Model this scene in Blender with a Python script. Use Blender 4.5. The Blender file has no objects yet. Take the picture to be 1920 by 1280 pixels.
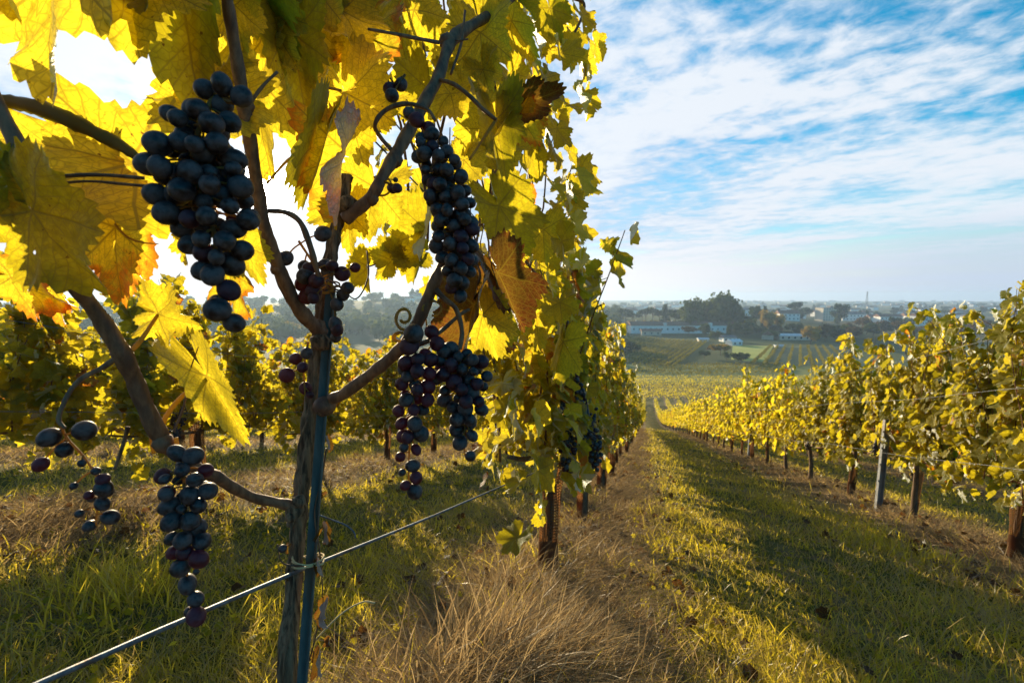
import bpy, math, random
import numpy as np
from mathutils import Vector, Matrix

random.seed(7)
RG = np.random.default_rng(11)
R = math.radians
SC = bpy.context.scene
COL = SC.collection

# ------------------------------------------------------------------ camera
EYE = Vector((0.0, 0.0, 0.9))
FPX = 900.0
YAW, PITCH = R(15.8), R(-5.4)
cd = bpy.data.cameras.new("camera")
cd.sensor_width = 36.0
cd.lens = 36.0 * FPX / 1920.0
cd.clip_start = 0.02
cd.clip_end = 9000.0
cd.dof.use_dof = True
cd.dof.focus_distance = 0.75
cd.dof.aperture_fstop = 11.0
cam = bpy.data.objects.new("camera", cd)
COL.objects.link(cam)
CR = Matrix.Rotation(YAW, 3, 'Z') @ Matrix.Rotation(R(90) + PITCH, 3, 'X')
cam.location = EYE
cam.rotation_euler = CR.to_euler()
SC.camera = cam


def ray(px, py):
    """direction of a pixel of the 1920x1280 photograph, depth 1 along the view axis"""
    return CR @ Vector(((px - 960) / FPX, -(py - 640) / FPX, -1.0))


def P(px, py, d):
    return EYE + ray(px, py) * d


def rowdepth(px, py, X=-0.42):
    return X / ray(px, py).x


# ------------------------------------------------------------------ light
SUN = ray(498, 352).normalized()
ELEV = math.asin(SUN.z)
ROT = math.atan2(SUN.x, SUN.y)
sl = bpy.data.lights.new("sun", 'SUN')
sl.energy = 5.0
sl.angle = R(0.5)
sl.color = (1.0, 0.80, 0.49)
so = bpy.data.objects.new("sun", sl)
COL.objects.link(so)
so.rotation_euler = SUN.to_track_quat('Z', 'Y').to_euler()

SC.view_settings.view_transform = 'Standard'
SC.view_settings.look = 'None'
SC.view_settings.gamma = 1.0
SC.view_settings.exposure = 1.02
SC.cycles.use_denoising = True
SC.cycles.max_bounces = 8
SC.cycles.diffuse_bounces = 4
SC.cycles.transmission_bounces = 6
SC.cycles.transparent_max_bounces = 12
SC.cycles.volume_bounces = 1
SC.cycles.sample_clamp_indirect = 6.0


# ------------------------------------------------------------------ node helper
class NT:
    def __init__(s, tree):
        s.t = tree
        s.n = tree.nodes
        s.l = tree.links

    def node(s, typ, **kw):
        nd = s.n.new(typ)
        for k, v in kw.items():
            setattr(nd, k, v)
        return nd

    def set(s, sock, v):
        if hasattr(v, 'is_output'):
            s.l.new(v, sock)
        elif v is not None:
            if isinstance(v, tuple) and len(v) == 3 and sock.type == 'RGBA':
                v = (*v, 1)
            sock.default_value = v

    def m(s, op, a, b=None, c=None, clamp=False):
        nd = s.node('ShaderNodeMath', operation=op)
        nd.use_clamp = clamp
        s.set(nd.inputs[0], a)
        s.set(nd.inputs[1], b)
        s.set(nd.inputs[2], c)
        return nd.outputs[0]

    def vm(s, op, a, b=None):
        nd = s.node('ShaderNodeVectorMath', operation=op)
        s.set(nd.inputs[0], a)
        s.set(nd.inputs[1], b)
        return nd.outputs['Value'] if op in ('DOT_PRODUCT', 'LENGTH') else nd.outputs[0]

    def mix(s, f, a, b, blend='MIX'):
        nd = s.node('ShaderNodeMix', data_type='RGBA', blend_type=blend)
        s.set(nd.inputs[0], f)
        s.set(nd.inputs[6], a)
        s.set(nd.inputs[7], b)
        return nd.outputs[2]

    def noise(s, vec, scale, detail=3, rough=0.55, dist=0.0):
        nd = s.node('ShaderNodeTexNoise')
        s.set(nd.inputs['Vector'], vec)
        s.set(nd.inputs['Scale'], scale)
        nd.inputs['Detail'].default_value = detail
        nd.inputs['Roughness'].default_value = rough
        nd.inputs['Distortion'].default_value = dist
        return nd.outputs[0]

    def ss(s, v, lo, hi, a=0.0, b=1.0):
        nd = s.node('ShaderNodeMapRange')
        nd.interpolation_type = 'SMOOTHSTEP'
        s.set(nd.inputs[0], v)
        for i, q in enumerate((lo, hi, a, b)):
            s.set(nd.inputs[i + 1], q)
        return nd.outputs[0]

    def xyz(s, v):
        nd = s.node('ShaderNodeSeparateXYZ')
        s.set(nd.inputs[0], v)
        return nd.outputs

    def cxyz(s, x, y, z):
        nd = s.node('ShaderNodeCombineXYZ')
        for i, v in enumerate((x, y, z)):
            s.set(nd.inputs[i], v)
        return nd.outputs[0]

    def attr(s, name):
        nd = s.node('ShaderNodeAttribute')
        nd.attribute_name = name
        return nd.outputs['Vector']

    def bump(s, h, strength=0.3, dist=0.01):
        nd = s.node('ShaderNodeBump')
        nd.inputs['Strength'].default_value = strength
        nd.inputs['Distance'].default_value = dist
        s.set(nd.inputs['Height'], h)
        return nd.outputs[0]


def newmat(name):
    m = bpy.data.materials.new(name)
    m.use_nodes = True
    t = NT(m.node_tree)
    t.n.clear()
    out = t.node('ShaderNodeOutputMaterial')
    return m, t, out


# ------------------------------------------------------------------ world
W = bpy.data.worlds.new("World")
SC.world = W
W.use_nodes = True
t = NT(W.node_tree)
t.n.clear()
wo = t.node('ShaderNodeOutputWorld')
bg = t.node('ShaderNodeBackground')
bg.inputs[1].default_value = 0.1
t.l.new(bg.outputs[0], wo.inputs[0])
sky = t.node('ShaderNodeTexSky')
sky.sky_type = 'NISHITA'
sky.sun_disc = False
sky.sun_elevation = ELEV
sky.sun_rotation = ROT
sky.air_density = 1.0
sky.dust_density = 0.3
sky.ozone_density = 2.5
hs = t.node('ShaderNodeHueSaturation')
hs.inputs['Saturation'].default_value = 1.6
hs.inputs['Hue'].default_value = 0.483
hs.inputs['Value'].default_value = 1.1
t.l.new(sky.outputs[0], hs.inputs['Color'])
g = t.node('ShaderNodeTexCoord').outputs['Generated']
nrm = t.node('ShaderNodeVectorMath', operation='NORMALIZE')
t.l.new(g, nrm.inputs[0])
dr = nrm.outputs[0]
x_, y_, z_ = t.xyz(dr)
zc = t.m('MAXIMUM', t.m('ADD', z_, 0.05), 0.02)
u_ = t.m('DIVIDE', x_, zc)
v_ = t.m('DIVIDE', y_, zc)
# cloud sheet coordinates, turned so the streaks run across the view
a_ = R(-32)
uu = t.m('ADD', t.m('MULTIPLY', u_, math.cos(a_)), t.m('MULTIPLY', v_, math.sin(a_)))
vv = t.m('SUBTRACT', t.m('MULTIPLY', v_, math.cos(a_)), t.m('MULTIPLY', u_, math.sin(a_)))
pv = t.cxyz(uu, vv, 0.0)
pvs = t.cxyz(t.m('MULTIPLY', uu, 0.72), vv, 3.1)
big = t.noise(pvs, 0.55, 4, 0.5, 0.3)
mid = t.noise(pvs, 2.0, 7, 0.58, 0.35)
fine = t.noise(pv, 6.5, 6, 0.6, 0.25)
sd = t.vm('DOT_PRODUCT', dr, tuple(SUN))
near = t.ss(sd, 0.25, 0.99)
back = t.ss(sd, -0.35, 0.28)
cov = t.m('ADD', t.m('MULTIPLY', t.m('SUBTRACT', big, .16), 1.75), t.m('MULTIPLY', mid, 0.6))
cov = t.m('ADD', cov, t.m('MULTIPLY', fine, t.ss(z_, 0.10, 0.36, 0.30, 1.25)))
cov = t.m('ADD', cov, t.m('MULTIPLY', near, 0.42))
cov = t.m('ADD', cov, t.m('MULTIPLY', back, 0.25))
cov = t.m('ADD', cov, t.ss(z_, 0.12, 0.5, 0.20, 0.0))
cov = t.m('SUBTRACT', cov, t.ss(z_, 0.10, 0.36, 0.15, 0.56))
cmask = t.ss(cov, 1.06, 1.70)
shade = t.ss(t.m('ADD', t.m('MULTIPLY', big, 0.6), t.m('ADD', t.m('MULTIPLY', mid, 0.3), t.m('MULTIPLY', fine, 0.25))), 0.46, 0.64)
ccol = t.mix(shade, (2.15, 3.05, 4.3), (4.1, 4.4, 4.8))
ccol = t.mix(t.m('SUBTRACT', 1.0, back), ccol, (5.2, 4.7, 4.0))  # clouds behind the camera, out of view, made brighter and warmer as fill light
gl1 = t.m('POWER', t.m('MAXIMUM', sd, 0.0), 5.0)
gl2 = t.m('POWER', t.m('MAXIMUM', sd, 0.0), 60.0)
gl3 = t.m('POWER', t.m('MAXIMUM', sd, 0.0), 2500.0)
amt = t.m('ADD', t.m('MULTIPLY', gl1, 0.10), t.m('MULTIPLY', gl2, 0.7))
ccol = t.mix(1.0, ccol, t.cxyz(t.m('ADD', amt, 1.0), t.m('ADD', t.m('MULTIPLY', amt, 0.96), 1.0), t.m('ADD', t.m('MULTIPLY', amt, 0.86), 1.0)), 'MULTIPLY')
skc = t.mix(cmask, hs.outputs[0], ccol)
# fog bank lying over the plain
fogn = t.noise(t.cxyz(t.m('MULTIPLY', x_, 1.0), t.m('MULTIPLY', y_, 1.0), t.m('MULTIPLY', z_, 7.0)), 2.2, 4, 0.55)
fh = t.m('ADD', z_, t.m('MULTIPLY', t.m('SUBTRACT', fogn, 0.5), 0.075))
fog = t.ss(fh, 0.03, 0.15, 0.95, 0.0)
fcol = t.mix(t.ss(sd, 0.30, 0.82), (2.9, 3.4, 4.2), (4.9, 4.85, 4.95))
skc = t.mix(fog, skc, fcol)
glow = t.m('ADD', t.m('MULTIPLY', gl2, 1.0), t.m('MULTIPLY', gl3, 420.0))
skc = t.mix(1.0, skc, t.cxyz(glow, t.m('MULTIPLY', glow, 0.93), t.m('MULTIPLY', glow, 0.78)), 'ADD')
t.l.new(skc, bg.inputs[0])


# ------------------------------------------------------------------ mesh helpers
def mk(name, V, F, mat, parent=None, attrs=None, smooth=True, mi=None, world=True):
    """V (n,3); F list of int arrays (m,k). world: V is in world space, shifted under the parent"""
    V = np.asarray(V, dtype=np.float64)
    if parent is not None and world:
        V = V - np.array(wloc(parent))
    me = bpy.data.meshes.new(name)
    F = [np.asarray(f, dtype=np.int64) for f in (F if isinstance(F, list) else [F]) if len(f)]
    me.vertices.add(len(V))
    me.vertices.foreach_set("co", V.astype(np.float32).ravel())
    tot = sum(f.size for f in F)
    npol = sum(len(f) for f in F)
    me.loops.add(tot)
    me.polygons.add(npol)
    me.loops.foreach_set("vertex_index", np.concatenate([f.ravel() for f in F]).astype(np.int32))
    sizes = np.concatenate([np.full(len(f), f.shape[1]) for f in F])
    starts = np.concatenate([[0], np.cumsum(sizes)[:-1]])
    me.polygons.foreach_set("loop_start", starts.astype(np.int32))
    me.polygons.foreach_set("use_smooth", np.full(npol, bool(smooth)))
    if mi is not None:
        me.polygons.foreach_set("material_index", np.asarray(mi, dtype=np.int32))
    for k, a in (attrs or {}).items():
        at = me.attributes.new(k, 'FLOAT_VECTOR', 'POINT')
        at.data.foreach_set("vector", np.asarray(a, dtype=np.float32).ravel())
    me.update(calc_edges=True)
    for m in (mat if isinstance(mat, (list, tuple)) else [mat]):
        me.materials.append(m)
    o = bpy.data.objects.new(name, me)
    COL.objects.link(o)
    if parent is not None:
        o.parent = parent
    return o


def wloc(o):
    v = Vector((0, 0, 0))
    while o is not None:
        v = v + Vector(o.location)
        o = o.parent
    return v


def tag(o, label=None, cat=None, group=None, kind=None):
    if label: o['label'] = label
    if cat: o['category'] = cat
    if group: o['group'] = group
    if kind: o['kind'] = kind
    return o


def thing(name, label, cat, loc, group=None):
    o = bpy.data.objects.new(name, None)
    o.empty_display_size = 0.1
    COL.objects.link(o)
    o.location = loc
    return tag(o, label, cat, group)


def inst(src, parent=None, loc=None, name=None):
    c = src.copy()
    if name: c.name = name
    COL.objects.link(c)
    c.parent = parent
    if loc is not None: c.location = loc
    return c


def join(parts):
    """parts: list of (V, [F...]) -> single (V, [F...])"""
    Vs, Fs, off = [], {}, 0
    for V, F in parts:
        V = np.asarray(V)
        for f in (F if isinstance(F, list) else [F]):
            f = np.asarray(f)
            if len(f): Fs.setdefault(f.shape[1], []).append(f + off)
        Vs.append(V)
        off += len(V)
    return np.concatenate(Vs), [np.concatenate(Fs[k]) for k in sorted(Fs)]


def smooth_path(pts, n=6):
    """Catmull-Rom through rows of any width"""
    p = np.asarray(pts, dtype=float)
    if len(p) < 3: return p
    p = np.vstack([2 * p[0] - p[1], p, 2 * p[-1] - p[-2]])
    out = []
    for i in range(1, len(p) - 2):
        for k in range(n):
            s = k / n
            out.append(0.5 * (2 * p[i] + (p[i + 1] - p[i - 1]) * s + (2 * p[i - 1] - 5 * p[i] + 4 * p[i + 1] - p[i + 2]) * s * s
                              + (-p[i - 1] + 3 * p[i] - 3 * p[i + 1] + p[i + 2]) * s ** 3))
    out.append(p[-2])
    return np.array(out)


def tube(pts, rad, sides=8, bumpy=0.0, seed=0, cap=True):
    p = np.asarray(pts, dtype=float)
    r = np.full(len(p), rad) if np.isscalar(rad) else np.asarray(rad, dtype=float)
    tg = np.gradient(p, axis=0)
    tg /= np.linalg.norm(tg, axis=1)[:, None] + 1e-12
    up = np.array([0, 0, 1.0]) if abs(tg[0][2]) < 0.9 else np.array([1.0, 0, 0])
    a = np.cross(tg[0], up)
    a /= np.linalg.norm(a)
    rg = np.random.default_rng(seed)
    V = []
    ph = np.linspace(0, 2 * np.pi, sides, endpoint=False)
    lob = rg.uniform(-1, 1, sides)
    for i in range(len(p)):
        a = a - tg[i] * np.dot(a, tg[i])
        a /= np.linalg.norm(a)
        b = np.cross(tg[i], a)
        rr = r[i] * (1 + bumpy * (0.5 * lob + 0.5 * rg.uniform(-1, 1, sides)))
        V.append(p[i] + rr[:, None] * (np.cos(ph)[:, None] * a + np.sin(ph)[:, None] * b))
    V = np.concatenate(V)
    n = len(p)
    i = np.arange(n - 1)[:, None] * sides
    j = np.arange(sides)[None]
    j2 = (j + 1) % sides
    F = np.stack([i + j, i + j2, i + sides + j2, i + sides + j], -1).reshape(-1, 4)
    Fs = [F]
    if cap:
        V = np.vstack([V, p[0], p[-1]])
        q = np.arange(sides)
        Fs.append(np.vstack([np.stack([(q + 1) % sides, q, np.full(sides, n * sides)], -1),
                             np.stack([(n - 1) * sides + q, (n - 1) * sides + (q + 1) % sides, np.full(sides, n * sides + 1)], -1)]))
    return V, Fs


def box(c, s, rz=0.0):
    x, y, z = np.array(s) / 2
    V = np.array([(i * x, j * y, k * z) for k in (-1, 1) for j in (-1, 1) for i in (-1, 1)], dtype=float)
    ca, sa = math.cos(rz), math.sin(rz)
    V = np.stack([V[:, 0] * ca - V[:, 1] * sa, V[:, 0] * sa + V[:, 1] * ca, V[:, 2]], -1) + np.array(c)
    F = np.array([(0, 2, 3, 1), (4, 5, 7, 6), (0, 1, 5, 4), (2, 6, 7, 3), (0, 4, 6, 2), (1, 3, 7, 5)])
    return V, [F]


# ------------------------------------------------------------------ terrain
ROW0, ROWS = -0.42, 3.0


def sstep(v, a, b):
    q = np.clip((v - a) / (b - a), 0, 1)
    return q * q * (3 - 2 * q)


def zg(x, y):
    x = np.asarray(x, dtype=float)
    y = np.asarray(y, dtype=float)
    q = np.clip(y - 60, 0, 140)
    z = np.where(y < 60, -0.25 * y, -15 - 0.25 * q + 0.25 * q * q / 280)
    z = np.where(y < -3, 0.75 + 0.15 * (-3 - y), z)
    k = (x - ROW0) / ROWS
    d = (k - np.round(k)) * ROWS
    fade = 1 - sstep(y, 30, 60)
    z = z + fade * 0.07 * np.exp(-(d / 0.38) ** 2)
    z = z + fade * (0.022 * np.sin(x * 2.3 + 1.1 * np.sin(y * 1.3)) * np.sin(y * 1.9 + 0.7) + 0.010 * np.sin(x * 6.1 + y * 2.2) * np.sin(y * 5.3 - x))
    # wooded rise left of centre, low rise under the big trees, far hill left
    z = z + 27 * np.exp(-((x + 330) / 190) ** 2 - ((y - 760) / 210) ** 2)
    z = z + 20 * np.exp(-((x + 700) / 300) ** 2 - ((y - 640) / 300) ** 2)
    z = z + 9 * np.exp(-((x - 60) / 130) ** 2 - ((y - 640) / 120) ** 2)
    return z


def gp(x, y, dz=0.0):
    return Vector((x, y, float(zg(x, y)) + dz))


def ground_hit(px, py):
    v = ray(px, py)
    d = 0.5
    while d < 5000:
        p = EYE + v * d
        if p.z < float(zg(p.x, p.y)): return p, d
        d *= 1.01
    return p, d

# ------------------------------------------------------------------ materials
def leaf_material(name, veins=True, tone=0.0, autumn=0.0, brown=0.0, trans=0.66):
    m, t, out = newmat(name)
    lp = t.attr('lp')
    lc = t.attr('lc')
    X, Y, RD = t.xyz(lp)
    TN, AU, RN = t.xyz(lc)
    oi = t.node('ShaderNodeObjectInfo').outputs['Random']
    TN = t.m('ADD', TN, t.m('ADD', t.m('MULTIPLY', t.m('SUBTRACT', oi, 0.5), 0.25), tone))
    off = t.m('MULTIPLY', t.m('ADD', RN, oi), 37.0)
    pos = t.cxyz(X, Y, off)
    n1 = t.noise(pos, 2.6, 5, 0.6)
    n2 = t.noise(pos, 11.0, 3, 0.6)
    tn = t.m('ADD', TN, t.m('MULTIPLY', t.m('SUBTRACT', n1, 0.5), 0.9), clamp=True)
    T = t.mix(tn, (0.48, 0.42, 0.010), (0.95, 0.75, 0.032))
    D = t.mix(tn, (0.15, 0.15, 0.010), (0.46, 0.38, 0.03))
    # autumn colour eating in from the margin and in islands
    am = t.m('ADD', t.m('ADD', t.m('MULTIPLY', n1, 1.1), t.m('MULTIPLY', n2, 0.35)), t.m('MULTIPLY', RD, 0.55))
    am = t.m('ADD', am, t.m('ADD', AU, autumn))
    o1 = t.ss(am, 1.32, 1.62)
    o2 = t.m('ADD', t.ss(am, 1.58, 1.9), brown, clamp=True)
    T = t.mix(o1, T, (0.80, 0.26, 0.014))
    D = t.mix(o1, D, (0.32, 0.11, 0.015))
    T = t.mix(o2, T, (0.10, 0.030, 0.009))
    D = t.mix(o2, D, (0.11, 0.042, 0.014))
    vein = None
    T = t.mix(1.0, T, t.mix(t.ss(n2, 0.3, 0.7), (0.72, 0.72, 0.72), (1.0, 1.0, 1.0)), 'MULTIPLY')
    if veins:
        ax = t.m('ABSOLUTE', X)
        best, bt = None, None
        for ang in (0, 50, 106):
            s, c = math.sin(R(ang)), math.cos(R(ang))
            tt = t.m('ADD', t.m('MULTIPLY', ax, s), t.m('MULTIPLY', Y, c))
            pp = t.m('ABSOLUTE', t.m('SUBTRACT', t.m('MULTIPLY', ax, c), t.m('MULTIPLY', Y, s)))
            pp = t.m('ADD', pp, t.m('MULTIPLY', t.m('LESS_THAN', tt, 0.0), 5.0))
            if best is None:
                best, bt = pp, tt
            else:
                ls = t.m('LESS_THAN', pp, best)
                bt = t.m('ADD', t.m('MULTIPLY', ls, tt), t.m('MULTIPLY', t.m('SUBTRACT', 1.0, ls), bt))
                best = t.m('MINIMUM', best, pp)
        wob = t.m('MULTIPLY', t.m('SUBTRACT', n1, 0.5), 0.05)
        bw = t.m('ABSOLUTE', t.m('ADD', best, t.m('MULTIPLY', wob, 0.3)))
        main = t.ss(bw, 0.005, t.m('MAXIMUM', t.m('SUBTRACT', 0.026, t.m('MULTIPLY', bt, 0.018)), 0.008), 1.0, 0.0)
        sc = t.m('FRACT', t.m('MULTIPLY', t.m('ADD', t.m('SUBTRACT', bt, t.m('MULTIPLY', best, 1.05)), wob), 7.5))
        sc = t.m('ABSOLUTE', t.m('SUBTRACT', sc, 0.5))
        sec = t.ss(sc, 0.02, 0.085, 0.75, 0.0)
        vo = t.node('ShaderNodeTexVoronoi', feature='DISTANCE_TO_EDGE')
        vo.inputs['Scale'].default_value = 15.0
        wp = t.vm('ADD', t.cxyz(X, Y, RN), t.vm('SCALE', t.cxyz(n2, n1, 0.0), None))
        t.set(vo.inputs['Vector'], t.cxyz(t.m('ADD', X, t.m('MULTIPLY', n2, 0.08)), Y, off))
        ter = t.ss(vo.outputs['Distance'], 0.0, 0.10, 0.55, 0.0)
        vein = t.m('MAXIMUM', main, t.m('MAXIMUM', sec, ter))
        T = t.mix(t.m('MULTIPLY', vein, 0.75), T, (0.22, 0.15, 0.012))
        D = t.mix(t.m('MULTIPLY', vein, 0.55), D, (0.26, 0.27, 0.08))
        # small rust spots
        sp = t.ss(t.noise(pos, 20.0, 3, 0.6), 0.64, 0.70)
        sp = t.m('MULTIPLY', sp, t.ss(n1, 0.40, 0.58))
        T = t.mix(sp, T, (0.16, 0.045, 0.01))
    df = t.node('ShaderNodeBsdfDiffuse')
    tr = t.node('ShaderNodeBsdfTranslucent')
    gl = t.node('ShaderNodeBsdfGlossy')
    gl.inputs['Roughness'].default_value = 0.5
    t.set(df.inputs[0], D)
    t.set(tr.inputs[0], T)
    gl.inputs[0].default_value = (0.8, 0.85, 0.9, 1)
    if veins:
        h = t.m('ADD', t.m('MULTIPLY', vein, -0.6), t.m('MULTIPLY', n2, 0.8))
        bp = t.bump(h, 0.7, 0.006)
        t.set(df.inputs['Normal'], bp)
        t.set(gl.inputs['Normal'], bp)
    mx = t.node('ShaderNodeMixShader')
    mx.inputs[0].default_value = trans
    t.l.new(df.outputs[0], mx.inputs[1])
    t.l.new(tr.outputs[0], mx.inputs[2])
    fr = t.node('ShaderNodeFresnel')
    fr.inputs[0].default_value = 1.38
    mg = t.node('ShaderNodeMixShader')
    t.set(mg.inputs[0], t.m('MULTIPLY', fr.outputs[0], 0.32 if veins else 0.12))
    t.l.new(mx.outputs[0], mg.inputs[1])
    t.l.new(gl.outputs[0], mg.inputs[2])
    last = mg.outputs[0]
    if veins:
        # a few torn holes
        ho = t.m('GREATER_THAN', t.m('ADD', t.noise(pos, 5.5, 2, 0.5), t.m('MULTIPLY', RD, 0.02)), 0.775)
        tpn = t.node('ShaderNodeBsdfTransparent')
        mh = t.node('ShaderNodeMixShader')
        t.set(mh.inputs[0], ho)
        t.l.new(last, mh.inputs[1])
        t.l.new(tpn.outputs[0], mh.inputs[2])
        last = mh.outputs[0]
    t.l.new(last, out.inputs[0])
    return m


def simple_mat(name, c1, c2, scale=20, rough=0.8, bump=0.0, metal=0.0, stretch=None, spec=0.3, dist=0.005, trans=None, c3=None, detail=5):
    m, t, out = newmat(name)
    tc = t.node('ShaderNodeTexCoord').outputs['Object']
    if stretch:
        tc = t.vm('MULTIPLY', tc, tuple(stretch))
    n = t.noise(tc, scale, detail, 0.62)
    oi = t.node('ShaderNodeObjectInfo').outputs['Random']
    nn = t.ss(n, 0.32, 0.68)
    c = t.mix(nn, c1, c2)
    if c3:
        c = t.mix(t.ss(t.noise(tc, scale * 0.27, 4, 0.6), 0.5, 0.68), c, c3)
    c = t.mix(t.m('MULTIPLY', oi, 0.22), c, (0.02, 0.02, 0.02))
    p = t.node('ShaderNodeBsdfPrincipled')
    t.set(p.inputs['Base Color'], c)
    p.inputs['Roughness'].default_value = rough
    p.inputs['Metallic'].default_value = metal
    p.inputs['Specular IOR Level'].default_value = spec
    if bump:
        t.set(p.inputs['Normal'], t.bump(n, bump, dist))
    sh = p.outputs[0]
    if trans:
        tr = t.node('ShaderNodeBsdfTranslucent')
        t.set(tr.inputs[0], trans)
        mx = t.node('ShaderNodeMixShader')
        mx.inputs[0].default_value = 0.5
        t.l.new(sh, mx.inputs[1])
        t.l.new(tr.outputs[0], mx.inputs[2])
        sh = mx.outputs[0]
    t.l.new(sh, out.inputs[0])
    return m


def blade_material(name, ca, cb, ta, tb, gloss=0.04):
    """lc.x picks the blade's tone, lc.y its dryness"""
    m, t, out = newmat(name)
    a, b, c = t.xyz(t.attr('lc'))
    df = t.node('ShaderNodeBsdfDiffuse')
    tr = t.node('ShaderNodeBsdfTranslucent')
    gl = t.node('ShaderNodeBsdfGlossy')
    gl.inputs['Roughness'].default_value = 0.35
    t.set(df.inputs[0], t.mix(b, t.mix(a, ca, cb), (0.34, 0.25, 0.12)))
    t.set(tr.inputs[0], t.mix(b, t.mix(a, ta, tb), (0.42, 0.30, 0.12)))
    mx = t.node('ShaderNodeMixShader')
    mx.inputs[0].default_value = 0.55
    t.l.new(df.outputs[0], mx.inputs[1])
    t.l.new(tr.outputs[0], mx.inputs[2])
    mg = t.node('ShaderNodeMixShader')
    mg.inputs[0].default_value = gloss
    t.l.new(mx.outputs[0], mg.inputs[1])
    t.l.new(gl.outputs[0], mg.inputs[2])
    t.l.new(mg.outputs[0], out.inputs[0])
    return m


M = {}
M['leaf_yellow'] = leaf_material('leaf_yellow', True, 0.32, -0.12)
M['leaf_green'] = leaf_material('leaf_green', True, 0.0, -0.22)
M['leaf_orange'] = leaf_material('leaf_orange', True, 0.4, 0.30)
M['leaf_brown'] = leaf_material('leaf_brown', True, 0.2, 0.30, 0.93)
M['foliage_near'] = leaf_material('foliage_near', True, 0.08, -0.10, 0.0, 0.68)
M['foliage'] = leaf_material('foliage', False, 0.18, -0.18, 0.0, 0.68)
M['foliage_far'] = leaf_material('foliage_far', False, 0.15, -0.30, 0.0, 0.5)
M['cane'] = simple_mat('cane', (0.11, 0.05, 0.027), (0.27, 0.135, 0.07), 130, 0.62, 0.5, stretch=(1, 1, 0.3), dist=.002, c3=(0.10, 0.05, 0.035), spec=0.35)
M['bark'] = simple_mat('bark', (0.035, 0.022, 0.014), (0.27, 0.17, 0.10), 190, 0.9, 1.0, stretch=(1, 1, 0.07), dist=0.006, c3=(0.12, 0.08, 0.05))
M['petiole'] = simple_mat('petiole', (0.42, 0.30, 0.05), (0.50, 0.20, 0.05), 18, 0.5, 0.1, trans=(0.6, 0.4, 0.05))
M['stem'] = simple_mat('stem', (0.30, 0.20, 0.06), (0.20, 0.10, 0.04), 40, 0.6, 0.2, trans=(0.5, 0.3, 0.05))
M['stake'] = simple_mat('stake', (0.06, 0.095, 0.10), (0.11, 0.155, 0.155), 110, 0.6, 0.3, stretch=(1, 1, 0.2), spec=0.35, dist=.001, c3=(0.13, 0.10, 0.075))
M['wire'] = simple_mat('wire', (0.10, 0.12, 0.15), (0.19, 0.22, 0.26), 160, 0.55, 0.4, metal=0.6, dist=.001, c3=(0.12, 0.07, 0.045))
M['darkwire'] = simple_mat('dark_wire', (0.05, 0.05, 0.055), (0.10, 0.10, 0.11), 60, 0.5, 0.1, metal=0.6)
M['post'] = simple_mat('post', (0.25, 0.27, 0.30), (0.38, 0.41, 0.45), 14, 0.5, 0.15, metal=0.5, c3=(0.3, 0.24, 0.2))
M['straw_tie'] = simple_mat('tie', (0.45, 0.33, 0.16), (0.6, 0.46, 0.24), 40, 0.8, 0.3)
M['grass'] = blade_material('grass_blade', (0.11, 0.092, 0.010), (0.30, 0.22, 0.022), (0.52, 0.42, 0.012), (0.98, 0.78, 0.05))
M['straw'] = blade_material('straw_blade', (0.14, 0.09, 0.045), (0.42, 0.32, 0.18), (0.24, 0.15, 0.06), (0.50, 0.36, 0.17), 0.012)


def guard_material():
    m, t, out = newmat('guard_net')
    a, b, c = t.xyz(t.attr('lp'))       # a: turn 0..1 * n, b: height in metres
    tc = t.node('ShaderNodeTexCoord').outputs['Object']
    n = t.noise(tc, 16, 4, 0.6)
    df = t.node('ShaderNodeBsdfDiffuse')
    tr = t.node('ShaderNodeBsdfTranslucent')
    t.set(df.inputs[0], t.mix(n, (0.055, 0.034, 0.022), (0.15, 0.088, 0.052)))
    t.set(tr.inputs[0], t.mix(n, (0.20, 0.085, 0.03), (0.42, 0.19, 0.06)))
    mx = t.node('ShaderNodeMixShader')
    mx.inputs[0].default_value = 0.45
    t.l.new(df.outputs[0], mx.inputs[1])
    t.l.new(tr.outputs[0], mx.inputs[2])
    # open mesh above the solid foot
    ha = t.m('FRACT', t.m('MULTIPLY', a, 22.0))
    hb = t.m('FRACT', t.m('MULTIPLY', b, 75.0))
    hole = t.m('MULTIPLY', t.m('GREATER_THAN', ha, 0.34), t.m('GREATER_THAN', hb, 0.34))
    hole = t.m('MULTIPLY', hole, t.m('GREATER_THAN', b, t.m('ADD', 0.10, t.m('MULTIPLY', n, 0.2))))
    tp = t.node('ShaderNodeBsdfTransparent')
    mh = t.node('ShaderNodeMixShader')
    t.set(mh.inputs[0], hole)
    t.l.new(mx.outputs[0], mh.inputs[1])
    t.l.new(tp.outputs[0], mh.inputs[2])
    t.l.new(mh.outputs[0], out.inputs[0])
    return m


M['guard'] = guard_material()


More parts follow.
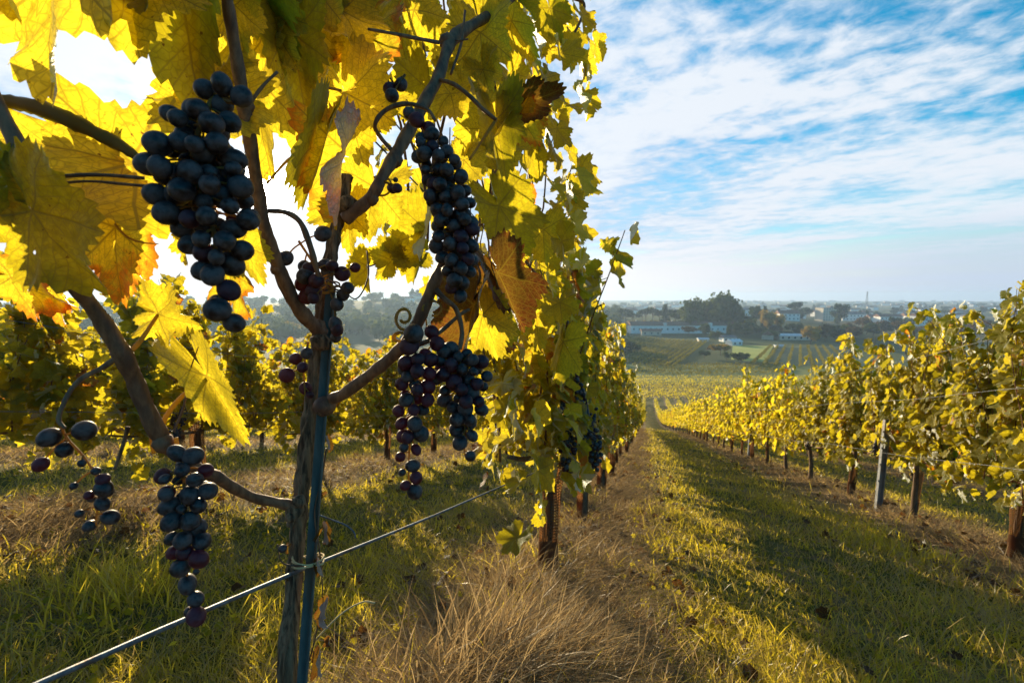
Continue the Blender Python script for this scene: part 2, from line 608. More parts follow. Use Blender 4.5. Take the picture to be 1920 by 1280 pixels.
def grape_material(name, skin, bloom, glow, tr_amt):
    m, t, out = newmat(name)
    tc = t.node('ShaderNodeTexCoord').outputs['Object']
    oi = t.node('ShaderNodeObjectInfo').outputs['Random']
    n = t.noise(t.vm('ADD', tc, t.cxyz(t.m('MULTIPLY', oi, 9.0), oi, 0.0)), 110, 4, 0.6)
    n2 = t.noise(t.vm('ADD', tc, t.cxyz(oi, t.m('MULTIPLY', oi, 7.0), 0.0)), 420, 3, 0.6)
    bl = t.m('MULTIPLY', t.ss(n, 0.35, 0.62), t.ss(n2, 0.2, 0.6, 0.55, 1.0))
    c = t.mix(t.m('MULTIPLY', bl, 0.9), skin, bloom)
    p = t.node('ShaderNodeBsdfPrincipled')
    t.set(p.inputs['Base Color'], c)
    t.set(p.inputs['Roughness'], t.m('ADD', t.m('MULTIPLY', bl, 0.38), 0.34))
    p.inputs['Specular IOR Level'].default_value = 0.38
    tl = t.node('ShaderNodeBsdfTranslucent')
    t.set(tl.inputs[0], glow)
    mx = t.node('ShaderNodeMixShader')
    mx.inputs[0].default_value = tr_amt
    t.l.new(p.outputs[0], mx.inputs[1])
    t.l.new(tl.outputs[0], mx.inputs[2])
    t.l.new(mx.outputs[0], out.inputs[0])
    return m


M['grape'] = grape_material('grape_blue', (0.015, 0.007, 0.008), (0.100, 0.080, 0.085), (0.05, 0.015, 0.03), 0.10)
M['grape_red'] = grape_material('grape_red', (0.030, 0.008, 0.014), (0.085, 0.040, 0.060), (0.35, 0.04, 0.03), 0.25)


# ------------------------------------------------------------------ leaf shapes
LOBES = [(0, 1.0), (9, .95), (19, .85), (29, .74), (37, .80), (49, .91), (60, .87), (72, .74), (81, .68), (92, .74),
         (106, .80), (121, .76), (138, .70), (152, .64), (164, .50), (173, .24), (180, .06)]


def leaf_radius(phi_deg, rg=None, jit=0.0):
    a = np.abs(((phi_deg + 180) % 360) - 180)
    return np.interp(a, [q[0] for q in LOBES], [q[1] for q in LOBES])


def leaf_template(nout, rings, teeth, seed=0, mode='flat'):
    """returns V (n,3), F list, lp (n,3): junction at the origin, tip along +Y, length 1"""
    rg = np.random.default_rng(seed)
    ph = np.linspace(-180, 180, nout, endpoint=False) + 360 / nout / 2
    if nout <= 13:
        ph = np.array([-165, -125, -106, -80, -52, -28, 0, 28, 52, 80, 106, 125, 165.0])
    r0 = leaf_radius(ph)
    n = len(ph)
    lobe_j = 1 + 0.10 * np.sin(R(1) * ph * 1.0 + rg.uniform(0, 6)) + 0.06 * np.sin(R(1) * ph * 3 + rg.uniform(0, 6))
    r0 = r0 * lobe_j
    tooth = np.zeros(n)
    if teeth:
        q = (np.arange(n) * teeth / n + rg.uniform(0, 1)) % 1.0
        tooth = np.where(q < 0.45, q / 0.45, (1 - q) / 0.55) - 0.5
        tooth = tooth * 0.125 * (0.7 + 0.6 * rg.random(n)) * np.clip(r0 * 1.4, 0.1, 1)
    V = [np.zeros((1, 3))]
    K = [np.zeros(1)]
    for k in rings:
        rr = k * (0.55 * k * r0 + (1 - 0.55 * k) * (0.55 + 0.45 * r0)) if k < 0.999 else r0.copy()
        rr = np.minimum(rr, r0 * (0.35 + 0.65 * k) if k < 0.999 else r0) if k < 0.999 else rr
        rr = rr + tooth * (k ** 8)
        a = np.radians(ph)
        V.append(np.stack([rr * np.sin(a), rr * np.cos(a), np.zeros(n)], -1))
        K.append(np.full(n, k))
    V = np.concatenate(V)
    K = np.concatenate(K)
    j = np.arange(n)
    j2 = (j + 1) % n
    keep = np.ones(n, bool)
    keep[-1] = False                       # the open sinus at the petiole
    F3 = np.stack([np.zeros(n, int), 1 + j2, 1 + j], -1)[keep]
    F4 = []
    for i in range(len(rings) - 1):
        a0, b0 = 1 + i * n, 1 + (i + 1) * n
        F4.append(np.stack([a0 + j, a0 + j2, b0 + j2, b0 + j], -1)[keep])
    F = [F3] + ([np.concatenate(F4)] if F4 else [])
    lp = np.stack([V[:, 0], V[:, 1], K], -1)
    V = deform(V, K, rg, mode)
    return V, F, lp


def deform(V, K, rg, mode):
    x, y = V[:, 0].copy(), V[:, 1].copy()
    rr = np.hypot(x, y)
    ph = np.arctan2(x, y)
    z = 0.07 * rr * np.abs(np.sin(ph * 2.9)) + 0.07 * np.sin(ph * 5 + rg.uniform(0, 6)) * K ** 3 + 0.05 * np.sin(ph * 9 + rg.uniform(0, 6)) * K ** 4
    z += 0.014 * np.sin(x * 17 + rg.uniform(0, 6)) * np.sin(y * 19 + 2 * x) + 0.009 * np.sin(x * 31 + y * 9) * np.sin(y * 27)
    z += 0.04 * np.sin(x * 7 + rg.uniform(0, 6)) * np.sin(y * 6 + rg.uniform(0, 6))
    fold, cup, bend = {'flat': (0.12, 0.10, 0.15), 'fold': (0.75, 0.0, 0.2), 'curl': (0.25, -0.55, 0.5), 'droop': (0.25, 0.15, 0.8),
                       'roll': (1.25, -0.3, 0.4)}[mode]
    ang = fold * (1 - np.exp(-np.abs(x) * 6))
    x2 = x * np.cos(ang)
    z = z + np.abs(x) * np.sin(ang)
    z = z + cup * rr * rr * 0.5
    # bend about the x axis
    th = bend * y
    yb = np.where(abs(bend) > 1e-6, np.sin(th) / max(bend, 1e-6), y)
    zb = -(1 - np.cos(th)) / max(bend, 1e-6)
    return np.stack([x2, yb - z * np.sin(th) * -1, zb + z * np.cos(th)], -1)


MODES = ['flat', 'fold', 'curl', 'droop']
T0 = {md: [leaf_template(132, (.14, .3, .46, .62, .77, .9, 1), 40, 10 * i + s, md) for s in range(2)] for i, md in enumerate(MODES + ['roll'])}
T1 = [leaf_template(48, (.35, .7, 1), 24, 50 + i, MODES[i % 4]) for i in range(8)]
T2 = [leaf_template(13, (1,), 0, 70 + i, MODES[i % 4]) for i in range(6)]
# the plainest leaf: two bent quads, for vines further than about fifty metres
QV = np.array([(-.5, .1, .05), (.5, .1, .05), (.62, .6, .12), (0, 1, -.1), (-.62, .6, .12)])
T3 = [(QV, [np.array([(0, 1, 2, 4)]), np.array([(4, 2, 3)])], np.stack([QV[:, 0], QV[:, 1], np.full(5, .6)], -1))]


def frames(tip, nor):
    y = tip / (np.linalg.norm(tip, axis=1)[:, None] + 1e-9)
    z = nor - y * (nor * y).sum(1)[:, None]
    z /= np.linalg.norm(z, axis=1)[:, None] + 1e-9
    x = np.cross(y, z)
    return np.stack([x, y, z], -1)          # columns


def scatter(temps, pos, fr, size, lc, rg):
    """many leaves into one set of arrays"""
    which = rg.integers(0, len(temps), len(pos))
    Vs, F, LP, LC, off = [], {}, [], [], 0
    for w, (V, Fl, lp) in enumerate(temps):
        ix = np.where(which == w)[0]
        if not len(ix): continue
        v = np.einsum('mij,nj->mni', fr[ix], V) * size[ix][:, None, None] + pos[ix][:, None, :]
        n = len(V)
        Vs.append(v.reshape(-1, 3))
        for f in Fl:
            ff = (f[None] + (off + np.arange(len(ix)) * n)[:, None, None]).reshape(-1, f.shape[1])
            F.setdefault(f.shape[1], []).append(ff)
        LP.append(np.tile(lp, (len(ix), 1)))
        LC.append(np.repeat(lc[ix], n, axis=0))
        off += n * len(ix)
    return np.concatenate(Vs), [np.concatenate(F[k]) for k in sorted(F)], {'lp': np.concatenate(LP), 'lc': np.concatenate(LC)}


# ------------------------------------------------------------------ one grapevine canopy (local, row along Y)
def shoots(rg, half, z0, z1, nsh, thick, slope=-0.25, tall=0.18):
    """list of shoot polylines rising from the cordon between the wires"""
    out = []
    for i in range(nsh):
        y0 = float(np.clip(rg.normal(0, half * .52), -half, half))
        z1_ = z1 * (1 - .16 * (y0 / half) ** 2)
        top = rg.uniform(z0 + (z1_ - z0) * 0.55, z1_) + (rg.uniform(.08, .30) if rg.random() < tall else 0)
        n = 7
        s = np.linspace(0, 1, n)
        dy = rg.normal(0, 0.16)
        side = rg.normal(0, thick * 0.45)
        x = rg.normal(0, 0.04) + side * s ** 1.3 + 0.03 * np.sin(s * 5 + rg.uniform(0, 6))
        y = y0 + dy * s + 0.03 * np.sin(s * 6 + rg.uniform(0, 6))
        z = z0 + (top - z0) * s
        if rg.random() < 0.35:              # flops over at the top
            z[-2:] -= np.array([0.02, 0.12])
            x[-2:] += np.sign(side) * np.array([0.06, 0.16])
        z = z + slope * y
        out.append(np.stack([x, y, z], -1))
    for i in range(max(2, nsh // 2)):       # hanging laterals filling the fruit zone
        y0 = float(np.clip(rg.normal(0, half * .5), -half, half))
        s = np.linspace(0, 1, 5)
        sd = rg.choice([-1, 1]) * rg.uniform(0.12, thick)
        zt = z0 + rg.uniform(0.2, 0.6)
        out.append(np.stack([sd * s ** 0.6, y0 + rg.normal(0, .12) * s, zt - (zt - z0 + rg.uniform(-.02, .24)) * s ** 1.5 + slope * y0], -1))
    return out


def canopy_leaves(rg, sh, step, size, thick):
    pos, tip, nor = [], [], []
    for p in sh:
        q = smooth_path(p, 4)
        L = np.concatenate([[0], np.cumsum(np.linalg.norm(np.diff(q, axis=0), axis=1))])
        m = max(2, int(L[-1] / step))
        s = (np.arange(m) + rg.random(m)) * L[-1] / m
        for k in range(m):
            c = np.array([np.interp(s[k], L, q[:, a]) for a in range(3)])
            sd = 1 if rg.random() < 0.5 else -1
            out = np.array([sd * rg.uniform(0.3, 1.0), rg.normal(0, 0.45), rg.uniform(-0.1, 0.5)])
            pos.append(c + out * rg.uniform(0.03, 0.11) * (thick / 0.28))
            tip.append(np.array([sd * rg.uniform(0, 0.7), rg.normal(0, 0.45), -1 + rg.uniform(0, 0.9)]))
            nor.append(np.array([sd * rg.uniform(0.4, 1.2), rg.normal(0, 0.5), rg.uniform(-0.1, 0.9)]))
    pos, tip, nor = map(np.array, (pos, tip, nor))
    n = len(pos)
    sz = size * rg.uniform(0.55, 1.15, n)
    lc = np.stack([np.clip(rg.normal(0.42, 0.26, n), 0, 1), np.where(rg.random(n) < 0.06, rg.uniform(0.2, 0.7, n), 0), rg.random(n)], -1)
    return pos, frames(tip, nor), sz, lc


def mini_bunch(rg, c, L, r, n):
    """small grape bunch: one mesh of low spheres (too small in the picture to split)"""
    parts = []
    s = np.array([(0, 0, 1)] + [(math.sin(a) * math.cos(b), math.sin(a) * math.sin(b), math.cos(a)) for a in (R(50), R(90), R(130)) for b in np.arange(7) * 2 * math.pi / 7] + [(0, 0, -1)])
    F3 = [(0, 1 + j, 1 + (j + 1) % 7) for j in range(7)] + [(22, 15 + (j + 1) % 7, 15 + j) for j in range(7)]
    F4 = [(1 + i * 7 + j, 8 + i * 7 + j, 8 + i * 7 + (j + 1) % 7, 1 + i * 7 + (j + 1) % 7) for i in range(2) for j in range(7)]
    F = [np.array(F3), np.array(F4)]
    tk = tube(np.array([(0, 0, .03), (0, 0, -L * .5), (0, 0, -L)]) + np.array(c), np.array([.003, r * .55, .006]), 6, .1)
    parts.append(tk)
    for i in range(n):
        h = rg.random() ** 0.8
        w = r * (1 - 0.6 * h)
        a = rg.uniform(0, 6.28)
        q = np.array(c) + np.array([math.cos(a) * w, math.sin(a) * w, -h * L])
        parts.append((s * rg.uniform(0.0065, 0.0085) + q, F))
    return join(parts)

# ------------------------------------------------------------------ vineyard rows
def trunk_pts(rg, h, lean=0.015):
    z = np.linspace(-0.06, h, 9)
    x = 0.009 * np.sin(z * 9 + rg.uniform(0, 6)) + rg.normal(0, lean) * z
    y = 0.012 * np.sin(z * 6 + rg.uniform(0, 6)) + rg.normal(0, lean) * z
    return np.stack([x, y, z], -1)


def guard_mesh(rg, h=0.58, r=0.058, sides=14, name='vine_guard'):
    n = 8
    z = np.linspace(-0.02, h, n)
    V, LPa = [], []
    ph = np.linspace(0, 2 * np.pi, sides, endpoint=False)
    lx, ly = rg.normal(0, 0.02), rg.normal(0, 0.02)
    sq = rg.uniform(0.7, 1.0)
    for i, zz in enumerate(z):
        rr = r * (0.92 + 0.35 * (zz / h) ** 2) * (1 + 0.13 * np.sin(ph * 2 + zz * 9 + lx * 90) + 0.07 * np.sin(ph * 3 - zz * 17) + rg.normal(0, 0.03, sides))
        V.append(np.stack([rr * np.cos(ph) + lx * zz, rr * np.sin(ph) * sq + ly * zz, np.full(sides, zz) + (rg.normal(0, .012, sides) if i == n - 1 else 0)], -1))
        LPa.append(np.stack([ph / 6.2832, np.full(sides, zz), np.zeros(sides)], -1))
    V = np.concatenate(V)
    i = np.arange(n - 1)[:, None] * sides
    j = np.arange(sides)[None]
    j2 = (j + 1) % sides
    F = np.stack([i + j, i + j2, i + sides + j2, i + sides + j], -1).reshape(-1, 4)
    return V, [F], {'lp': np.concatenate(LPa)}


def make_vine(seed, lod, height=1.95, leafstep=0.05, size=0.07, thick=0.26, nsh=20, half=0.80, z0=0.57, mat=None, bunches=2, tall=0.18):
    """root empty at the origin with trunk, cane, foliage and bunch parts"""
    rg = np.random.default_rng(seed)
    root = bpy.data.objects.new('grapevine', None)
    COL.objects.link(root)
    tp = trunk_pts(rg, z0 + 0.02)
    tr = np.linspace(0.031, 0.021, 9) if lod < 2 else np.linspace(0.036, 0.026, 9)
    V, F = tube(tp, tr, 9 if lod < 2 else 6, 0.22, seed)
    mk('trunk', V, F, M['bark'], root, world=False)
    sh = shoots(rg, half, z0, height, nsh, thick, tall=tall)
    top = tp[-1]
    cs = []
    for s in (-1, 1):                        # the two arms tied along the low wire
        y = np.linspace(0, s * half, 6)
        y = y * .8
        arm = np.stack([top[0] * (1 - np.abs(y) / half), top[1] + y, z0 - 0.0 - 0.25 * y + 0.03 * np.sin(y * 5)], -1)
        cs.append(tube(arm, np.linspace(0.014, 0.008, 6), 5, 0.1, seed))
    if lod < 3:
        for p in sh[:nsh]:
            cs.append(tube(p, np.linspace(0.0048, 0.0018, len(p)), 4))
    V, F = join(cs)
    mk('cane', V, F, M['cane'], root, world=False)
    pos, fr, sz, lc = canopy_leaves(rg, sh, leafstep, size, thick)
    V, F, at = scatter([T1, T1, T2, T3][lod], pos, fr, sz, lc, rg)
    mk('foliage', V, F, mat or M['foliage'], root, attrs=at, world=False)
    if bunches:
        ps = [mini_bunch(rg, (rg.normal(0, .13), rg.uniform(-half * .8, half * .8), z0 + rg.uniform(0.08, 0.32)), rg.uniform(.09, .14), .042, 34) for _ in range(bunches)]
        for b in ps:
            mk('grape_bunch', b[0] + np.array([0, 0, 0]), b[1], M['grape'], root, world=False)
    return root


def copy_thing(root, loc, rz, sc=1.0):
    c = inst(root, None, loc)
    c.rotation_euler = (0, 0, rz)
    c.scale = (sc, 1.0, sc)
    for ch in root.children:
        inst(ch, c)
    return c


def ordinal(n):
    if 10 <= n % 100 <= 20: s = 'th'
    else: s = {1: 'st', 2: 'nd', 3: 'rd'}.get(n % 10, 'th')
    return f"{n}{s}"


ORD = ['', 'first', 'second', 'third', 'fourth', 'fifth', 'sixth', 'seventh', 'eighth', 'ninth', 'tenth', 'eleventh', 'twelfth', 'thirteenth', 'fourteenth']
ROWNAMES = {0: 'the middle row'}
for k in range(1, 15):
    ROWNAMES[k] = 'the row right of lane' if k == 1 else f"the {ORD[k]} row right of lane"
    ROWNAMES[-k] = 'the row left of stake' if k == 1 else f"the {ORD[k]} row left of stake"


def visible(x, y, h=1.0):
    p = Vector((x, y, float(zg(x, y)) + h)) - EYE
    c = CR.transposed() @ p
    if c.z > -0.3: return None
    return 960 + FPX * c.x / -c.z, 640 - FPX * c.y / -c.z, -c.z


def inv_loc(root):
    for o in [root] + list(root.children):
        pass


PROTO1 = [make_vine(100 + i, 1, size=0.074, leafstep=0.038, nsh=27, bunches=3, mat=M['foliage_near']) for i in range(4)]
PROTO2 = [make_vine(200 + i, 2, size=0.080, leafstep=0.042, nsh=27, bunches=1, height=1.9) for i in range(5)]
PROTOC = [make_vine(150 + i, 1, size=0.068, leafstep=0.037, nsh=32, bunches=4, z0=0.68, height=1.95, tall=0.0, thick=0.21, mat=M['foliage_near']) for i in range(3)]
PROTO3 = [make_vine(300 + i, 2, size=0.105, leafstep=0.075, nsh=20, bunches=0, height=1.9) for i in range(4)]
used = set()
SPOTS = []
for k in range(-14, 8):
    X = ROW0 + ROWS * k
    y = 2.17 if k == 0 else 2.17 - 1.5 * 3 + (k * 0.61 % 1.5)
    idx = 0
    while y < 138:
        q = visible(X, y, 1.0)
        if q and -260 < q[0] < 2180 and q[2] > 1.0:
            idx += 1
            SPOTS.append((q[2], k, X, y, idx))
        y += 1.45 if y < 80 else 1.6
SPOTS.sort()
# rows close enough for single plants
single, rest = [], []
cap = {0: 26, 1: 60, -1: 42, -2: 36, -3: 30, 2: 34, 3: 24, -4: 16, -5: 12, 4: 14}
cnt = {}
for s in SPOTS:
    k = s[1]
    if cnt.get(k, 0) < cap.get(k, 0) and len(single) < 294 and s[0] > 0:
        cnt[k] = cnt.get(k, 0) + 1
        single.append(s)
    else:
        rest.append(s)
G1 = [guard_mesh(np.random.default_rng(i), 0.50 + 0.05 * i, 0.046 + 0.005 * i, 14) for i in range(3)]
GM = [mk('vine_guard', *g[:2], M['guard'], None, attrs=g[2]) for g in G1]
gfree = list(GM)
rv = random.Random(5)
gcount = 0
for d, k, X, y, idx in single:
    near = d < 8.5
    protos = PROTO1 if near else (PROTO2 if d < 26 else PROTO3)
    if k == 0 and d < 26: protos = PROTOC
    pr = rv.choice(protos)
    x = X + rv.uniform(-0.04, 0.04)
    loc = gp(x, y, -0.02)
    rz = 0.0
    if pr.name not in used:
        used.add(pr.name)
        o = pr
        o.location = loc
    else:
        o = copy_thing(pr, loc, rz, rv.uniform(0.92, 1.06))
    if rv.random() < 0.5: o.scale[0] *= -1
    if k == 0 and y > 2.5: o.scale[0] *= 0.85
    if k < 0: o.scale[2] *= 0.88
    if k == 1: o.scale[2] *= rv.uniform(1.02, 1.14)
    look = rv.choice(['yellow-green grapevine', 'trellised grapevine in yellowing leaf', 'bushy backlit grapevine'] if k < 0 else
                     ['yellow-green grapevine', 'sunlit yellow grapevine', 'trellised grapevine in yellowing leaf'])
    tag(o, f"{look}, {ordinal(idx + (1 if k == 0 else 0))} from near end of {ROWNAMES[k]}", 'grapevine', 'grapevines in the vineyard rows')
    if d < 30 and (rv.random() < 0.85 or (k == 0 and d < 5)):
        if gfree:
            g = gfree.pop()
        else:
            g = inst(rv.choice(GM))
        g.location = gp(x + rv.uniform(-.006, .006), y + rv.uniform(-.006, .006), 0.0)
        g.rotation_euler = (rv.uniform(-.05, .05), rv.uniform(-.05, .05), rv.uniform(0, 6))
        s = rv.uniform(0.75, 1.0)
        g.scale = (s, s, rv.uniform(0.8, 1.05))
        tag(g, f"brown mesh guard round the {ordinal(idx + (1 if k == 0 else 0))} vine of {ROWNAMES[k]}", 'vine guard', 'mesh guards round the vine trunks')
for pr in PROTOC + PROTO1 + PROTO2 + PROTO3:
    if pr.name not in used:
        for ch in list(pr.children): bpy.data.objects.remove(ch)
        bpy.data.objects.remove(pr)
for g in gfree: bpy.data.objects.remove(g)

# rust-red leaves hanging in the right row near the picture's edge
tgt = None
for o_ in COL.objects:
    if o_.name.startswith('grapevine') and o_.parent is None and abs(o_.location.x - 2.58) < .3 and tgt is None:
        q_ = visible(o_.location.x, o_.location.y, 1.2)
        if q_ and 1740 < q_[0] < 1900: tgt = o_
if tgt:
    rg = np.random.default_rng(8)
    n_ = 46
    cpt = P(1825, 745, 4.15)
    pos_ = np.array(cpt) + rg.normal(0, 1, (n_, 3)) * np.array([.07, .09, .20])
    fr_ = frames(np.stack([rg.normal(0, .4, n_), rg.normal(0, .4, n_), -np.ones(n_)], -1), np.stack([-np.ones(n_), rg.normal(0, .5, n_), rg.normal(.3, .4, n_)], -1))
    V, F, at = scatter(T1, pos_, fr_, rg.uniform(.05, .08, n_), np.stack([rg.random(n_), rg.uniform(.1, .7, n_), rg.random(n_)], -1), rg)
    ao = mk('autumn_leaves', V - np.array(tgt.location), F, M['leaf_brown'], None, attrs=at)
    ao.parent = tgt
    ao.scale = (1 / tgt.scale[0], 1, 1 / tgt.scale[2])
    ao['label'] = 'cluster of rust-red leaves'

# the rest of the field: beyond the three hundred nearest, one mass of foliage with its stems
rg = np.random.default_rng(77)
vs = []
stems = []
P_, Fr_, S_, L_ = [], [], [], []
for d, k, X, y, idx in rest:
    if d < 7: continue
    z = float(zg(X, y))
    n = 170 if d < 40 else (100 if d < 90 else 55)
    px_ = rg.normal(0, 0.16, n)
    py_ = rg.uniform(-.85, .85, n)
    pz_ = 0.6 + rg.beta(1.4, 1.2, n) * (1.28 + 0.12 * np.sin(py_ * 5 + y))
    sl_ = (float(zg(X, y + .8)) - float(zg(X, y - .8))) / 1.6
    P_.append(np.stack([X + px_, y + py_, z + pz_ + sl_ * py_], -1))
    sd = np.sign(px_)
    Fr_.append(frames(np.stack([sd * .4, rg.normal(0, .4, n), -rg.uniform(.3, 1, n)], -1), np.stack([sd * rg.uniform(.3, 1.2, n), rg.normal(0, .5, n), rg.uniform(0, .9, n)], -1)))
    S_.append(rg.uniform(.75, 1.2, n) * (0.11 if d < 40 else (0.15 if d < 90 else 0.20)))
    L_.append(np.stack([np.clip(rg.normal(.5, .24, n), 0, 1), np.zeros(n), rg.random(n)], -1))
    stems.append(tube(np.array([(X, y, z - .05), (X, y, z + .8)]), 0.03, 4))
V, F, at = scatter(T3, np.concatenate(P_), np.concatenate(Fr_), np.concatenate(S_), np.concatenate(L_), rg)
o = mk('distant_vines', V, F, M['foliage_far'], None, attrs=at)
tag(o, 'mass of yellow-green vine foliage filling the far slope below the near rows', 'vines', kind='stuff')
V, F = join(stems)
o = mk('distant_vine_stems', V, F, M['bark'])
tag(o, 'thin dark stems under the far slope foliage', 'vine stems', kind='stuff')


# ------------------------------------------------------------------ trellis posts and wires of the near rows
def post(x, y, h, label, w=0.065):
    t_ = 0.004
    parts = [box((0, 0, h / 2 - .1), (w, t_, h + .2)), box((-w / 2 + t_ / 2, -0.016, h / 2 - .1), (t_ - .0005, .028, h + .196)), box((w / 2 - t_ / 2, -0.016, h / 2 - .1), (t_ - .0005, .028, h + .196))]
    for z in np.arange(0.35, h, 0.18):
        parts.append(box((-w / 2 - .003, -0.016, z), (.006, .012, .02)))
        parts.append(box((w / 2 + .003, -0.016, z), (.006, .012, .02)))
    V, F = join(parts)
    o = mk('trellis_post', V, F, M['post'], None, smooth=False)
    o.location = gp(x, y)
    o.rotation_euler = (0.01, 0.02, 0.3)
    tag(o, label, 'trellis post', 'metal posts along the vine rows')
    return o


def at_row(px, k):
    X = ROW0 + ROWS * k
    v = ray(px, 900)
    d = X / v.x
    return X, v.y * d


for px, k, h, lab in ((1648, 1, 1.75, 'grey metal trellis post, the nearest and widest one in the row right of the lane'),
                      (1401, 1, 1.8, 'thin grey metal post among the vines further down the row right of the lane'),
                      (1262, 1, 1.8, 'tiny far metal post low in the row right of the lane'),
                      (1664, 2, 1.75, 'grey metal post seen behind the nearest right post, one row back'),
                      (925, -1, 1.7, 'far thin metal post in the backlit row left of the middle row')):
    x, y = at_row(px, k)
    if px == 1648: x, y = 2.44, ray(px, 900).y * 2.44 / ray(px, 900).x
    post(x, y, 1.02 if px == 1648 else h, lab)


def wire(pts, r, mat, label, sides=6, cat='wire', group='trellis wires'):
    V, F = tube(pts, r, sides)
    o = mk('trellis_wire', V, F, mat)
    return tag(o, label, cat, group)


def row_wire(k, h, r, mat, label, y0=-1.0, y1=60.0, dx=0.0):
    X = ROW0 + ROWS * k + dx
    ys = np.concatenate([np.arange(y0, 12, 1.0), np.arange(12, y1 + .1, 6.0)])
    zz = np.interp(ys, [-20, 0, 60, 80], [5.9, 0.9, -14.1, -19]) * 0 + np.array([float(zg(X + 1.5, yy)) for yy in ys])
    return wire(np.stack([np.full(len(ys), X), ys, zz + h], -1), r, mat, label)


for k, hs_, nm in ((1, (0.72, 1.25, 1.62), 'row right of the lane'), (2, (1.3,), 'second row right of the lane'), (-1, (0.72, 1.2), 'backlit row left of the stake')):
    for h, w_ in zip(hs_, ('low', 'middle', 'top')):
        row_wire(k, h, 0.0018, M['wire'], f"thin {w_} steel wire strung along the {nm}", dx=0.24 if k < 0 else -0.27)

# ------------------------------------------------------------------ the foreground grapevine
camR = CR @ Vector((1, 0, 0))
camU = CR @ Vector((0, 1, 0))
camB = CR @ Vector((0, 0, 1))
FV = thing('grapevine', 'large foreground grapevine with thick brown canes and big backlit leaves beside the blue stake', 'grapevine',
           gp(-0.40, 0.50), 'grapevines in the vineyard rows')
FVL = wloc(FV)


def pxpath(pts, n=6):
    """(px, py, depth, width_px) rows -> world points and radii"""
    q = smooth_path(pts, n)
    q[:, 3] *= 1 + 0.07 * np.sin(np.arange(len(q)) * .9 + pts[0][0])
    W_ = np.array([P(a, b, c) for a, b, c, w in q])
    return W_, q[:, 3] * q[:, 2] / FPX / 2


def pxtube(name, pts, mat, parent, sides=10, bumpy=0.06, n=6, seed=1, knots=()):
    W_, r = pxpath(pts, n)
    parts = [tube(W_, r, sides, bumpy, seed)]
    for (kx, ky, kd, kr) in knots:
        c = np.array(P(kx, ky, kd))
        s = kr * kd / FPX * .86
        rg = np.random.default_rng(int(kx + ky))
        z = np.linspace(-1, 1, 7)
        ax = rg.normal(0, 1, 3)
        ax /= np.linalg.norm(ax)
        parts.append(tube(c + z[:, None] * ax * s, np.sqrt(np.clip(1 - z ** 2, 0.02, 1)) * s, 8, 0.25, int(kx)))
    V, F = join(parts)
    return mk(name, V, F, mat, parent)


# trunk: leaning brown trunk whose peeled bark runs beside the stake, forking at the top
base = FVL + Vector((-0.02, -0.02, -0.06))
tw = [P(540, 1290, .580), P(551, 1100, .592), P(561, 980, .60), P(573, 860, .607), P(586, 740, .613), P(597, 640, .62), P(610, 540, .628), P(626, 450, .634), P(641, 380, .640), P(652, 330, .645)]
lowdir = (tw[0] - tw[1])
tpts = [base, tw[0] + (base - tw[0]) * 0.5] + tw
rad = np.array([34, 31, 30, 26, 25, 26, 24, 23, 24, 22, 21, 19.]) * 0.6 / FPX / 2 * 1.08
q = smooth_path(np.column_stack([np.array(tpts), rad]), 8)
q[:, 3] *= 1 + 0.13 * np.sin(np.arange(len(q)) * 1.3) * np.sin(np.arange(len(q)) * 0.31)
trunk_parts = [tube(q[:, :3], q[:, 3], 22, 0.26, 5)]
for (kx, ky, kd, kr) in ((553, 955, .585, 17), (545, 968, .578, 10), (600, 640, .60, 18), (607, 765, .6, 16), (652, 385, .63, 20), (560, 940, .58, 13), (545, 980, .585, 8), (664, 400, .63, 9)):
    c = np.array(P(kx, ky, kd))
    s = kr * kd / FPX
    z = np.linspace(-1, 1, 7)
    ax = np.random.default_rng(kx).normal(0, 1, 3)
    ax /= np.linalg.norm(ax)
    trunk_parts.append(tube(c + z[:, None] * ax * s, np.sqrt(np.clip(1 - z ** 2, 0.02, 1)) * s, 9, 0.3, kx))
V, F = join(trunk_parts)
mk('trunk', V, F, M['bark'], FV)
# loose bark strips
for i, (a, b, w) in enumerate([((549, 1060, .575), (536, 1275, .565), 5), ((556, 900, .585), (549, 1040, .575), 6), ((572, 780, .598), (560, 890, .588), 5)]):
    pa, pb = np.array(P(*a)), np.array(P(*b))
    s = np.linspace(0, 1, 9)[:, None]
    mid = pa + (pb - pa) * s + np.array(camR) * 0.004 * np.sin(s * 5 + i)
    V, F = tube(mid, w * .58 / FPX / 2 * np.sin(np.linspace(.35, 2.9, 9)), 5, .3, i)
    mk('bark_strip', V, F, M['bark'], FV)

